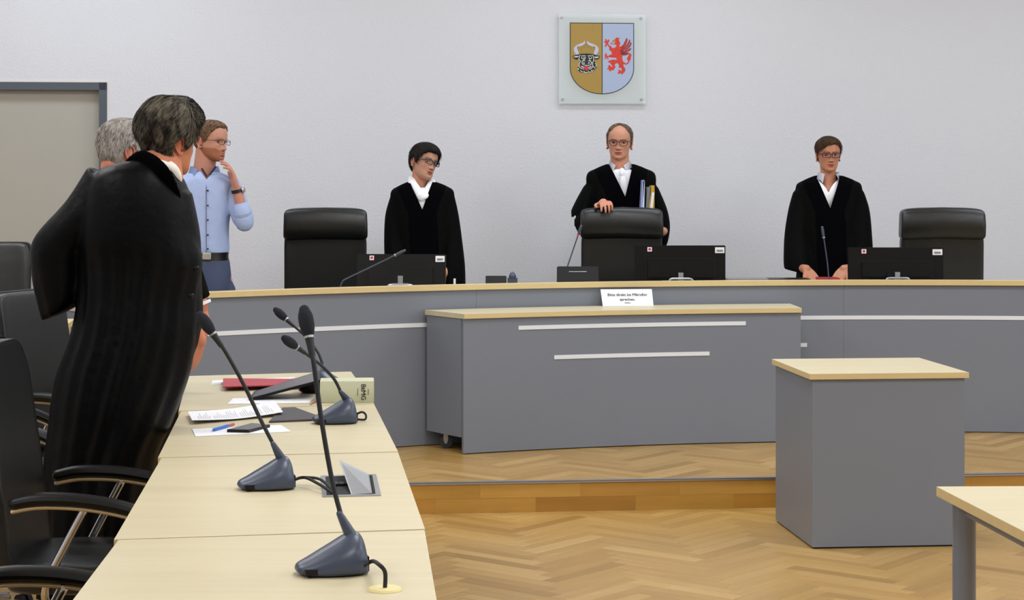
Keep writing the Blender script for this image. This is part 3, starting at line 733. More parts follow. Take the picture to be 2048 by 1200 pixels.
# ------------------------------------------------------------------ monitors on the bench
def monitor(px0, px1, ptop, Y, label, rz=0, tilt=0, ring=True):
    s = F/Y; wd = (px1-px0)/s; cx = ((px0+px1)/2-1024)/s; ztop = CZ-(ptop-HZ)/s
    t = thing('computer_monitor', (cx, Y, .9302), label, 'monitor', 'computer monitors on the bench, seen from behind', math.radians(rz))
    H = wd*.60; zt = ztop-.9302; R = Matrix.Translation((0, 0, zt)) @ Matrix.Rotation(math.radians(tilt), 4, 'X') @ Matrix.Translation((0, 0, -zt))
    zb = max(.045 if ring else .012, zt-H)
    def B(*a): 
        bm = bmesh.new(); box(bm, *a); bmesh.ops.transform(bm, matrix=R, verts=bm.verts); return bm
    build('back_cover', B(-wd/2, wd/2, 0, .022, zb, zt), 'black_plastic', t, world=False, bev=.003)
    build('screen', B(-wd/2+.012, wd/2-.012, .0222, .0232, zb+.016, zt-.014), 'screen_grey', t, world=False)
    iw = wd*.372; it = zt-(.075*wd/.5)
    bm = bmesh.new(); box(bm, -iw, iw, -.022, -.0002, zb+.012, it)
    bmesh.ops.transform(bm, matrix=R, verts=bm.verts); build('rear_housing', bm, 'black_plastic', t, world=False, bev=.008)
    bm = bmesh.new()
    for a in ((-iw-.006, iw+.006, it+.0005, it+.0045), (-iw-.006, -iw-.0005, zb+.012, it), (iw+.0005, iw+.006, zb+.012, it)): box(bm, a[0], a[1], -.0012, -.0002, a[2], a[3])
    bmesh.ops.transform(bm, matrix=R, verts=bm.verts); build('vent_slot', bm, 'dark_gap', t, world=False)
    zs = .072
    bm = bmesh.new(); box(bm, -.055, .055, -.031, -.0225, zs-.004, zs+.018); build('hinge_bar', bm, 'panel_black', t, world=False, bev=.002)
    bm = bmesh.new(); box(bm, -.014, .014, -.052, -.0315, .02, zs+.02); build('stand_neck', bm, 'alu', t, world=False, bev=.002)
    bm = bmesh.new()
    if ring:
        tube(bm, [(-.066,-.058,.0),(-.066,-.058,.045),(-.05,-.058,.058),(0,-.058,.058),(.05,-.058,.058),(.066,-.058,.045),(.066,-.058,.0)], .0065, m=36, n=10)
    else: superq(bm, (0, -.05, .03), (.075, .02, .022), .6)
    build('cable_ring', bm, 'alu', t, world=False)
    bm = bmesh.new(); superq(bm, (0, -.01, .0075), (.12, .09, .007), .2, .8, 32, 8); build('stand_base', bm, 'alu', t, world=False)
    # inventory stickers
    def st(name, x0, x1, z0, z1, m, d=.0004, par=t): return build(name, B(x0, x1, -d, -.00005-(d-.0004), z0, z1), m, par, world=False, smooth=False)
    a = st('logo_sticker', -wd/2+wd*.14, -wd/2+wd*.189, zt-.034, zt-.0095, 'paper')
    bm = bmesh.new(); c = V((-wd/2+wd*.1645, -.0005, zt-.0215)); 
    plate(bm, [(.0085*math.cos(k*PI/8), .0085*math.sin(k*PI/8)) for k in range(16)], c, V((1,0,0)), V((0,0,1)), 0, .0003)
    bmesh.ops.transform(bm, matrix=R, verts=bm.verts); build('logo_disc', bm, 'sticker_red', a, world=False, smooth=False)
    a = st('barcode_label', wd/2-wd*.115, wd/2-wd*.012, zt-.043, zt-.010, 'paper')
    bm = bmesh.new(); x = wd/2-wd*.098
    rnd = random.Random(4)
    while x < wd/2-wd*.03:
        q = rnd.choice((.0008, .0012, .0018)); box(bm, x, x+q, -.0008, -.0006, zt-.036, zt-.024); x += q+rnd.choice((.0006, .001))
    bmesh.ops.transform(bm, matrix=R, verts=bm.verts); build('barcode', bm, 'ink', a, world=False, smooth=False)
    return t
monitor(714, 892, 508, 10.62, 'black computer monitor seen from behind, in front of the woman with white scarf', rz=-4, tilt=-9, ring=False)
monitor(1269.5, 1451, 491, 10.98, 'black computer monitor with silver ring stand, right of the desk sign and below the judge')
monitor(1696.5, 1887, 495, 11.05, 'black computer monitor in front of the rightmost leather chair')
# small display in front of the judge
def small_display():
    Y = 10.9; s = F/Y; x0, x1 = (1113.5-1024)/s, (1198-1024)/s; zt = CZ-(533-HZ)/s
    t = thing('desk_display', ((x0+x1)/2, Y, .9302), 'small black tilted display on the bench, left of the middle leather chair', 'display')
    w2 = (x1-x0)/2; h = zt-.9302; R = Matrix.Translation((0,0,.0)) @ Matrix.Rotation(math.radians(-14), 4, 'X')
    bm = bmesh.new(); vs = box(bm, -w2, w2, 0, .02, .012, h*1.03); bmesh.ops.transform(bm, matrix=R, verts=bm.verts)
    for v in bm.verts:
        if v.co.z > h*.5: v.co.x *= .985
    build('housing', bm, 'panel_black', t, world=False, bev=.004)
    bm = bmesh.new(); box(bm, -w2*.42, w2*.42, -.0016, -.0003, h*.78, h*.80); bmesh.ops.transform(bm, matrix=R, verts=bm.verts); build('hinge_slot', bm, 'alu', t, world=False)
    bm = bmesh.new(); superq(bm, (0, .045, .006), (w2*.8, .06, .006), .3); build('foot', bm, 'panel_black', t, world=False)
small_display()
# telephone
def phone():
    Y = 10.95; s = F/Y
    X = lambda px: (px-1024)/s
    t = thing('desk_phone', (X(1003), Y, .9302), 'black desk telephone with raised display on the bench between the two women\'s chairs and judge', 'telephone')
    t['label'] = 'black desk telephone on the bench, right of the woman with white scarf'
    x0, x1 = X(971)-X(1003), X(1013)-X(1003); R = Matrix.Rotation(math.radians(-20), 4, 'X')
    bm = bmesh.new(); box(bm, x0, x1, 0, .02, .02, .078); bmesh.ops.transform(bm, matrix=R, verts=bm.verts); build('display', bm, 'panel_black', t, world=False, bev=.003)
    x2, x3 = X(1015)-X(1003), X(1035)-X(1003)
    bm = bmesh.new(); box(bm, x0, x3, -.01, .14, .0, .022); build('base', bm, 'panel_black', t, world=False, bev=.004)
    bm = bmesh.new(); box(bm, x2, x3, -.02, .03, .022, .062); build('cradle', bm, 'mic_plastic', t, world=False, bev=.005)
    bm = bmesh.new(); tube(bm, [((x2+x3)/2, -.01, .072), ((x2+x3)/2, .06, .082), ((x2+x3)/2, .14, .06)], [.021, .015, .021], flat=.8, flatdir=(0,0,1)); build('handset', bm, 'mic_plastic', t, world=False)
phone()
def flat_item(name, px0, px1, Y, y_off, z0, th, m, label, cat, d=.2):
    s = F/Y; bm = bmesh.new(); box(bm, (px0-1024)/s, (px1-1024)/s, Y, Y+d, z0, z0+th)
    o = build(name, bm, m, None, bev=.0015); return recenter(tag(o, label, cat))
flat_item('laptop', 1455, 1537, 11.05, 0, .9303, .052, 'alu', 'closed silver laptop stack on the bench, right of the middle monitor', 'laptop')
flat_item('document_folder', 1538, 1622, 11.02, 0, .9303, .050, 'panel_black', 'black closed folder on the bench, left of the right bench microphone', 'folder')
flat_item('red_folder', 1640, 1680, 11.1, 0, .9303, .052, 'red_folder', 'red folder lying beneath the hands of the woman at the right', 'folder', .16)
flat_item('tape_dispenser', 907, 911, 10.85, 0, .9303, .06, 'paper', 'small white upright card on the bench by the scarfed woman', 'card', .05)
# ------------------------------------------------------------------ microphones
def bench_mic(pts, Y, label, head=.008, led=False, zb=.9302):
    P = [W(x, y, Y+(i*.0)) for i, (x, y) in enumerate(pts)]
    base = V((P[0].x, Y, zb)); t = thing('bench_microphone', base, label, 'microphone', 'gooseneck microphones on the bench')
    bm = bmesh.new(); superq(bm, base+V((0, .0, .010)), (.055, .06, .010), .4, .7, 28, 8); build('mic_base', bm, 'mic_plastic', t)
    bm = bmesh.new(); tube(bm, [base+V((0,0,.02))]+P, .0038, m=40, n=10); build('gooseneck', bm, 'mic_plastic', t)
    d = (P[-1]-P[-2]).normalized()
    bm = bmesh.new(); tube(bm, [P[-1]-d*.005, P[-1]+d*.03, P[-1]+d*.05], [.0065, head, head*.85], n=14); hd = build('mic_head', bm, 'mic_plastic', t)
    bm = bmesh.new(); cyl(bm, P[-1]-d*.012, P[-1]-d*.004, .0075, n=14); build('mic_ring', bm, 'red_led' if led else 'alu', hd)
bench_mic([(681, 575), (684, 565), (692, 558), (740, 535), (793, 509)], 10.35, 'grey gooseneck microphone bent low to the right before the left monitor')
bench_mic([(1122, 575), (1131, 545), (1142, 512), (1157, 468)], 11.12, 'thin microphone with red light ring, left of the middle leather chair', led=True)
bench_mic([(1659, 565), (1657, 550), (1654, 520), (1647, 472)], 10.85, 'upright gooseneck microphone before the woman with open white collar')
def table_mic(px, py, rz, neck, Ytop, label, sc=1.0, port=True, head_r=.0155):
    b0 = at(px, py, Z); t = thing('table_microphone', (b0.x, b0.y, Z+.0004), label, 'microphone', 'dark blue table microphones on the left tables', math.radians(rz))
    # housing: low pointed front, high back
    S = [(-.088,.012,.010,.016),(-.082,.026,.006,.024),(-.06,.040,.002,.034),(-.03,.050,.0,.049),(0,.056,.0,.064),(.025,.057,.0,.077),(.045,.054,.0,.083),(.058,.048,.0,.079),(.068,.042,.0,.060),(.072,.036,.004,.032),(.073,.02,.008,.016)]
    bm = bmesh.new(); n = 28; rows = []
    M = 40
    for i in range(M+1):
        x, w_, z0, z1 = cr([V4(s) for s in S], i/M) if False else [cr([float(s[k]) for s in S], i/M) for k in range(4)]
        row = []
        for k in range(n):
            a = 2*PI*k/n; cx, cz = math.cos(a), math.sin(a)
            yy = math.copysign(abs(cx)**.55, cx)*w_
            if cz >= 0: zz = z0+(z1-z0)*(.32+.68*abs(cz)**.75); yy *= (1-.42*max(0, cz)**1.5)
            else: zz = z0+(z1-z0)*.32*(1-abs(cz)**.4)
            row.append(bm.verts.new((x*.9+.004, yy*1.05, zz)))
        rows.append(row)
    for i in range(M):
        for k in range(n): bm.faces.new((rows[i][k], rows[i][(k+1)%n], rows[i+1][(k+1)%n], rows[i+1][k]))
    bm.faces.new(rows[0][::-1]); bm.faces.new(rows[-1])
    hs = build('mic_base', bm, 'mic_plastic', t, world=False)
    bm = bmesh.new(); box(bm, -.055, .055, -.040, .040, .0, .0035); build('rubber_foot', bm, 'rubber', hs, world=False)
    bm = bmesh.new(); box(bm, -.062, -.018, -.0475, -.035, .006, .017); build('speak_button', bm, 'panel_black', hs, world=False, bev=.002)
    bm = bmesh.new(); box(bm, .060, .0725, -.026, .026, .004, .034); build('cable_port', bm, 'panel_black', hs, world=False, bev=.002)
    rot = Matrix.Rotation(-math.radians(rz), 4, 'Z')
    P = []
    for i, (x, y, *dy) in enumerate(neck):
        Yi = b0.y+(Ytop-b0.y)*i/(len(neck)-1); P.append(rot @ (W(x, y, Yi)-t.location))
    q = V((.036, 0, .080)); 
    bm = bmesh.new(); d0 = (P[1]-q).normalized(); tube(bm, [q-d0*.006, q+d0*.018, q+d0*.045], [.0125, .0100, .0066], n=16); build('neck_boot', bm, 'mic_plastic', t, world=False)
    body = [q+d0*.045]+P[1:]
    bm = bmesh.new(); tube(bm, body, [.0052]*len(body), m=60, n=12); nk = build('gooseneck', bm, 'neck_metal', t, world=False)
    e = body[-1]; d = (body[-1]-body[-2]).normalized()
    bm = bmesh.new(); tube(bm, [e-d*.015, e+d*.012, e+d*.022], [.0068, .0085, .0095], n=14); build('capsule', bm, 'neck_metal', nk, world=False)
    bm = bmesh.new(); cyl(bm, e+d*.021, e+d*.027, .0105, n=16); build('mic_ring', bm, 'alu', nk, world=False)
    bm = bmesh.new(); tube(bm, [e+d*.028, e+d*.045, e+d*.068, e+d*.082], [head_r*.72, head_r, head_r, head_r*.72], n=20); build('windscreen', bm, 'mic_foam', t, world=False)
    return t
table_mic(664, 1146, 15, [(693,1080),(683,1035),(664,960),(643,840),(628,730),(622,696)], 3.98, 'nearest dark blue table microphone on the front table, its neck rising tallest')
table_mic(533, 977, 15, [(560,935),(550,895),(524,845),(488,770),(452,705),(436,682)], 5.0, 'dark blue table microphone left of the open cable flap, neck leaning left')
table_mic(670, 846, 14, [(686,805),(682,785),(668,758),(645,733),(617,711),(603,701)], 6.28, 'table microphone standing right in front of the thick book')
table_mic(666, 783, 176, [(651,757),(647,735),(636,705),(610,672),(582,647)], 7.4, 'farthest table microphone, behind the leaning tablet and book')
# cables
def cable(pts, r, label, m='rubber'):
    bm = bmesh.new(); tube(bm, pts, r, m=max(20, 7*len(pts)), n=10); return tag(build('cable', bm, m, None), label, 'cable')
p = at(738, 1139, Z)
g = at(770, 1180, Z)
cable([at(729,1152,Z)+V((0,0,.022)), at(745,1152,Z)+V((0,0,.03)), g+V((-.012,.0,.05)), g+V((0,0,.035)), g+V((0,0,.004))], .0042, 'black cable running from the nearest table microphone into the cream grommet')
bm = bmesh.new(); cyl(bm, g+V((0,0,.0004)), g+V((0,0,.005)), .034, .031, n=40); tag(recenter(build('cable_grommet', bm, 'grommet', None)), 'round cream cable grommet in the nearest table top', 'grommet')
cable([at(588,975,Z)+V((0,0,.02)), at(610,975,Z)+V((0,0,.026)), at(640,985,Z)+V((0,0,.02)), at(664,990,Z)+V((0,0,.006))], .004, 'dark cable lying from the microphone into the table flap, the nearer of the two')
cable([at(596,970,Z)+V((0,0,.018)), at(615,970,Z)+V((0,0,.02)), at(642,975,Z)+V((0,0,.02)), at(668,988,Z)+V((0,0,.006))], .0038, 'dark cable with plug, the farther of two going into the table flap')
q = at(712, 842, Z)
cable([q+V((0,0,.022)), q+V((.02,0,.03)), q+V((.033,.0,.02)), q+V((.03,-.01,.006)), q+V((.0,-.012,.008))], .0035, 'short curled cable at the back of the microphone near the book')
# cable flap in the second table: frame, well, tilted lid, sockets
def flap():
    a, b_, c, d = at(641,953.5,Z), at(752,950,Z), at(762,992,Z), at(645,995,Z)
    t = thing('cable_flap', ((a.x+c.x)/2, (a.y+c.y)/2, Z), 'aluminium cable box set into the table top with its lid standing open', 'cable box')
    n = V((0,0,1)); C = [V(p) for p in (d, c, b_, a)]
    def quad(k0, k1): return None
    cen = (a+c)/2
    bm = bmesh.new()
    def ring(s): return [cen+(p-cen)*s for p in C]
    O = C; I = [cen+V(((p-cen).x*.84, (p-cen).y*.9, 0)) for p in C]
    for i in range(4):
        j = (i+1)%4; prism(bm, [O[i][:2], O[j][:2], I[j][:2], I[i][:2]], Z+.0003, Z+.003)
    build('frame', bm, 'alu', t)
    bm = bmesh.new(); prism(bm, [p[:2] for p in I], Z+.0003, Z+.0008); build('well', bm, 'dark_gap', t)
    # lid: hinged on the right part, tilted up
    u0 = I[0].lerp(I[1], .93); u1 = I[3].lerp(I[2], .93)
    le = (I[1]-I[0]).length; w2 = (I[1]-I[0]).normalized()
    up = V((0,0,1)); tip1 = W(678.5, 921, u1.y+.0); tip0 = W(702.5, 992, u0.y)
    bm = bmesh.new(); A_ = [u0+up*.004, u1+up*.004, tip1, tip0+up*.002]
    nn_ = (A_[1]-A_[0]).cross(A_[3]-A_[0]).normalized()
    v0 = [bm.verts.new(p) for p in A_]; v1 = [bm.verts.new(p+nn_*.002) for p in A_]
    bm.faces.new(v0); bm.faces.new(v1[::-1])
    for i in range(4): bm.faces.new((v0[i], v0[(i+1)%4], v1[(i+1)%4], v1[i]))
    build('lid', bm, 'alu', t, smooth=False)
    for k in range(3):
        x = I[0].lerp(I[1], .2+.13*k).lerp(I[3].lerp(I[2], .2+.13*k), .55); bm = bmesh.new(); box(bm, x.x-.007, x.x+.007, x.y-.02, x.y+.02, Z+.0009, Z+.007); build('socket', bm, 'panel_black', t, bev=.001)
    s0, s1 = u0.lerp(I[1], .4), u1.lerp(I[2], .4)
    bm = bmesh.new(); prism(bm, [(s0.x, s0.y), (s0.x+.003, s0.y), (s1.x+.003, s1.y), (s1.x, s1.y)], Z+.003, Z+.0034); build('hinge_gap', bm, 'dark_gap', t)
flap()
# ------------------------------------------------------------------ papers and office things
def sheet(pts, label, name='paper_sheet', m='paper', lift=.0006, curl=None, cat='paper', th=.0012, base=Z, lines=0):
    P = [at(x, y, base) for x, y in pts]
    bm = bmesh.new(); nu, nv = 10, 6; g = []
    for j in range(nv+1):
        row = []
        for i in range(nu+1):
            u, v = i/nu, j/nv; p = P[0].lerp(P[1], u).lerp(P[3].lerp(P[2], u), v)
            row.append(p+V((0, 0, lift+(curl(u, v) if curl else 0))))
        g.append(row)
    T = [[bm.verts.new(p+V((0,0,th))) for p in r] for r in g]; B = [[bm.verts.new(p) for p in r] for r in g]
    for j in range(nv):
        for i in range(nu):
            bm.faces.new((T[j][i], T[j][i+1], T[j+1][i+1], T[j+1][i])); bm.faces.new((B[j][i], B[j+1][i], B[j+1][i+1], B[j][i+1]))
    for i in range(nu): bm.faces.new((B[0][i], B[0][i+1], T[0][i+1], T[0][i])); bm.faces.new((T[nv][i], T[nv][i+1], B[nv][i+1], B[nv][i]))
    for j in range(nv): bm.faces.new((T[j][0], T[j+1][0], B[j+1][0], B[j][0])); bm.faces.new((B[j][nu], B[j+1][nu], T[j+1][nu], T[j][nu]))
    o = recenter(tag(build(name, bm, m, None), label, cat))
    if lines:
        bm = bmesh.new(); rnd = random.Random(3)
        f = lambda u, v: P[0].lerp(P[1], u).lerp(P[3].lerp(P[2], u), v)+V((0, 0, lift+th+.0003+(curl(u, v) if curl else 0)))
        for k in range(lines):
            u = .08+.84*k/lines
            if rnd.random() < .18: continue
            v0, v1 = .12, .12+rnd.choice((.6, .65, .45, .7, .3))
            pass
            # split in words
            n = 7
            for w_ in range(n):
                a_, b_ = v0+(v1-v0)*w_/n, v0+(v1-v0)*(w_+rnd.uniform(.6, .85))/n
                qq = [f(u, a_), f(u+.0075, a_), f(u+.0075, b_), f(u, b_)]
                bm.faces.new([bm.verts.new(x) for x in qq])
        l = build('print', bm, 'paper_line', o, smooth=False); 
    return o
sheet([(423,770),(572,762),(590,755),(425,762)], 'white sheets poking out from under the far side of the red folder')
sheet([(425,768),(565,765),(575,760),(428,765)], 'lower white sheet beneath the red folder at the far end', lift=.003)
o = sheet([(446,783),(606,779),(612,762),(446,766)], 'glossy red folder lying on the far table, half under the tablet', 'red_folder', 'red_folder', .005, lambda u, v: .012*u*(1-v)+.010*(1-u), 'folder', .004)
sheet([(455,808.5),(618,806.5),(629,795),(466,797.5)], 'blank white sheet lying between the red folder and the printed page')
sheet([(384,850),(566,833),(549,811),(376,832)], 'printed white page, its corner curling over the dark folder', curl=lambda u, v: .006+.012*abs(u-.5)**1.5*2+.008*max(0, u-.7)*v, lines=34, th=.0008)
sheet([(538,846),(652,841),(590,818),(565,819)], 'flat dark brown folder under the printed page', 'dark_folder', 'dark_folder', .0006, None, 'folder', .006)
sheet([(391,873.5),(582,864),(562,851),(384,859)], 'white sheet under the phone and the blue pen', th=.0014)
sheet([(387,871),(420,868),(420,858),(383,858)], 'second white sheet just below the sheet with the phone', lift=.0022, th=.0004) if False else None
# phone
def slab(name, pts, z0, th, m, label, cat, screen=None):
    P = [at(x, y, Z) for x, y in pts]; bm = bmesh.new(); prism(bm, [p[:2] for p in P], Z+z0, Z+z0+th)
    c = sum(P, V((0,0,0)))/4; t = thing(name, (c.x, c.y, Z+z0), label, cat)
    build('case', bm, m, t, bev=.0015)
    bm = bmesh.new(); prism(bm, [(c+(p-c)*.93)[:2] for p in P], Z+z0+th+.0001, Z+z0+th+.0004); build('screen', bm, 'screen_grey', t)
slab('mobile_phone', [(454,866),(498,867),(540,856),(503,853)], .0024, .009, 'panel_black', 'black mobile phone lying across the white sheet', 'phone')
def pen():
    a, b_ = at(428,864,Z)+V((0,0,.0075)), at(467,853,Z)+V((0,0,.0075)); d = (b_-a).normalized()
    t = thing('ballpoint_pen', (a.x, a.y, Z+.0022), 'blue and red ballpoint pen on the white sheet beside the phone', 'pen')
    bm = bmesh.new(); tube(bm, [a, a.lerp(b_, .7)], .0052, n=12); build('barrel', bm, 'pen_blue', t)
    bm = bmesh.new(); tube(bm, [a.lerp(b_, .66), b_], [.0048, .0045], n=12); build('grip', bm, 'pen_red', t)
    bm = bmesh.new(); tube(bm, [a-d*.012, a+d*.004], [.002, .004], n=8); build('clip', bm, 'pen_blue', t)
pen()
def book():
    b0 = at(640, 806, Z); b1 = at(748, 805, Z); H = .076; L = (b1-b0).length; ux = (b1-b0).normalized(); uy = V((-ux.y, ux.x, 0))
    D = .135
    t = thing('law_book', ((b0.x+b1.x)/2, b0.y+.07, Z+.0004), 'thick pale green law book lying flat, its lettered spine facing the viewer', 'book')
    def P(x, y, z): return b0+ux*x+uy*y+V((0,0,z+.0006))
    def pr(x0, x1, y0, y1, z0, z1, m, name, bev=0):
        bm = bmesh.new(); M = TM(b0+V((0,0,.0006)), ux, uy, V((0,0,1))); box(bm, x0, x1, y0, y1, z0, z1, M); return build(name, bm, m, t, bev=bev)
    pr(0, L, 0, D, 0, .003, 'book_cover', 'cover', .001); pr(0, L, 0, D, H-.003, H, 'book_cover', 'cover', .001)
    bm = bmesh.new(); rows = []
    for i in range(9):
        z = H*i/8; y = -.006*math.sin(PI*i/8); rows.append((y, z))
    M = TM(b0+V((0,0,.0006)), ux, uy, V((0,0,1)))
    o_ = [[bm.verts.new(M @ V((x, y, z))) for (y, z) in rows] for x in (0, L)]; i_ = [[bm.verts.new(M @ V((x, .004, z))) for (y, z) in rows] for x in (0, L)]
    for k in range(8):
        bm.faces.new((o_[0][k], o_[1][k], o_[1][k+1], o_[0][k+1])); bm.faces.new((i_[0][k], i_[0][k+1], i_[1][k+1], i_[1][k]))
        for e in (0, 1): bm.faces.new((o_[e][k], o_[e][k+1], i_[e][k+1], i_[e][k]))
    bm.faces.new((o_[0][0], i_[0][0], i_[1][0], o_[1][0])); bm.faces.new((o_[0][8], o_[1][8], i_[1][8], i_[0][8]))
    build('spine', bm, 'book_cover', t)
    pr(.003, L-.003, .0045, D-.004, .0032, H-.0032, 'book_page', 'page_block')
    n_ = (-uy)
    def tx(s, size, fx, bold):
        # letters turned a quarter clockwise: reading downwards
        o = P(L*fx, -.0072, H*.5); bm = text_bm(s, size, TM(o, V((0,0,-1)), ux, n_), bold, .0002); build('lettering', bm, 'ink', t, smooth=False)
    tx('BtMG', .0245, .80, .00028); tx('Körner', .007, .895, 0); tx('Patzak', .007, .915, 0) if False else None
    tx('Kommentar', .006, .70, 0); tx('Beck', .006, .17, 0) if False else None
    bm = bmesh.new(); a_ = P(-.001, .03, .012)
    tube(bm, [a_, a_+V((-.012,-.01,-.008)), at(628,806,Z)+V((0,0,.003)), at(621,810,Z)+V((0,0,.002))], .0028, flat=.3, flatdir=(0,0,1), n=8, m=16); build('ribbon', bm, 'red_ribbon', t)
book()
# tilted tablet leaning on a black case
def tablet():
    a = W(497, 797, 7.02); b_ = W(508, 783, 7.25); c = W(640, 741, 7.28); d = W(640, 760, 7.05)
    t = thing('tablet_computer', (a.x+.05, 7.15, Z), 'black tablet computer with grey screen tilted up against a microphone base', 'tablet')
    nrm = (d-a).cross(b_-a).normalized()
    def lay(s, t0, t1, m, name, bev=0):
        cen = (a+b_+c+d)/4; Q = [cen+(p-cen)*s for p in (a, d, c, b_)]; bm = bmesh.new()
        v0 = [bm.verts.new(p+nrm*t0) for p in Q]; v1 = [bm.verts.new(p+nrm*t1) for p in Q]
        bm.faces.new(v0[::-1]); bm.faces.new(v1)
        for i in range(4): bm.faces.new((v0[i], v0[(i+1)%4], v1[(i+1)%4], v1[i]))
        build(name, bm, m, t, bev=bev)
    lay(1, -.009, 0, 'panel_black', 'case', .001); lay(.9, .0002, .0006, 'screen_grey', 'screen')
tablet()
bm = bmesh.new(); cc = at(622, 787, Z); superq(bm, cc+V((.0, .03, .0305)), (.052, .055, .030), .6, .6)
tag(recenter(build('leather_case', bm, 'panel_black', None)), 'small rounded black case propping up the tablet beside the book', 'case')
# ------------------------------------------------------------------ people
SKIN_T = {}
# head profile, eye line z=0, forward is -y; columns: z, half width, front, back
HEAD_T = [(.118,.0,.0,.0),(.1145,.026,.034,.040),(.104,.048,.060,.066),(.088,.064,.078,.088),(.066,.074,.0885,.100),(.044,.0775,.0925,.105),(.022,.077,.0925,.105),(.0,.0745,.088,.101),(-.02,.0715,.0875,.094),(-.04,.068,.0885,.080),(-.06,.0650,.0885,.062),(-.078,.0600,.088,.045),(-.094,.0515,.088,.022),(-.106,.039,.086,.0),(-.1135,.024,.080,-.020),(-.118,.0,.05,-.05)]
TH = [math.acos(max(-1, min(1, r[0]/.118))) for r in HEAD_T]
def head_row(th):
    for i in range(len(TH)-1):
        if th <= TH[i+1]+1e-9:
            u = (th-TH[i])/(TH[i+1]-TH[i]); a = HEAD_T[max(0, i-1)]; b_ = HEAD_T[i]; c = HEAD_T[i+1]; d = HEAD_T[min(len(TH)-1, i+2)]
            o = []
            for k in (1, 2, 3):
                m0 = (c[k]-a[k])/2 if i > 0 else (c[k]-b_[k])*1.1; m1 = (d[k]-b_[k])/2 if i < len(TH)-2 else (c[k]-b_[k])*1.1
                o.append((2*u**3-3*u*u+1)*b_[k]+(u**3-2*u*u+u)*m0+(-2*u**3+3*u*u)*c[k]+(u**3-u*u)*m1)
            return o
    return [0, 0, 0]
def ga(d, s): return math.exp(-(d/s)**2)
def face_disp(x, z, P):
    """how far the face surface is pushed forward at (x, z)"""
    ax = abs(x); d = 0
    t = min(1, max(0, (.012-z)/.054))                       # nose ridge: grows from the root to the tip
    if z < .014: d += (.005+.0185*t**1.15)*math.exp(-(ax/(.0072+.0040*t))**1.6)*(1 if z > -.040 else ga(z+.040, .0078))
    d += .0085*ga(ax-.0125, .0060)*ga(z+.0405, .0068)        # wings
    d += .004*ga(x, .006)*ga(z+.037, .006)
    d -= .0105*ga(ax-.031, .0165)*ga(z-.000, .0125)         # sockets
    d += .0045*ga(ax-.028, .020)*ga(z-.020, .0065)          # brows
    d += .0045*ga(ax-.044, .016)*ga(z+.026, .014)           # cheekbones
    d -= .0035*ga(ax-.048, .014)*ga(z+.062, .018)
    mo = P.get('mouth', 0)
    zz = z-P.get('smile', 0)*(ax/.024)**2
    d += .0030*ga(x, .026)*ga(z+.068, .022)
    d += .0042*ga(x, .0185)*ga(zz+.0640, .0040)             # upper lip
    d += .0050*ga(x, .0165)*ga(zz+.0750+mo, .0052)          # lower lip
    d -= (.0040+.6*mo)*ga(x, .024)*ga(zz+.0692+mo*.5, .0018+mo*.35)
    d -= .0045*ga(x, .018)*ga(z+.0855, .0055)
    d += .0055*ga(x, .016)*ga(z+.1010, .010)                # chin
    d -= .0018*ga(x, .003)*ga(z+.054, .006)
    d -= .0025*ga(ax-(.018+.45*max(0, -.040-z)), .004)*ga(z+.055, .014)*P.get('crease', 1)  # nasolabial fold
    return d
def head_pt(th, ph, P=None, off=0):
    """ph 0 = front, pi = back; returns local point"""
    w_, f, b_ = head_row(th); z = .118*math.cos(th); ym = (b_-f)/2; hy = (b_+f)/2
    s, c = math.sin(ph), math.cos(ph); e = 2/2.25
    x = w_*math.copysign(abs(s)**e, s); y = ym-hy*math.copysign(abs(c)**e, c)
    if P:
        x *= P.get('wide', 1)*(1-(1-P.get('jaw', 1))*min(1, max(0, (-.01-z)/.07))**.8)
    p = V((x, y, z))
    if off: 
        n = (p-V((0, .008, .02))).normalized(); p += n*off
    if P is not None and c > -.1:
        k = min(1, max(0, (c+.1)/.4)); d = face_disp(x, z, P)*k
        p.y -= d
    return p
def surf_y(x, z, P):
    th = math.acos(max(-1, min(1, z/.118))); lo, hi = 0, PI/2
    for _ in range(26):
        m = (lo+hi)/2
        if head_pt(th, m, P).x < x: lo = m
        else: hi = m
    return head_pt(th, lo, P).y
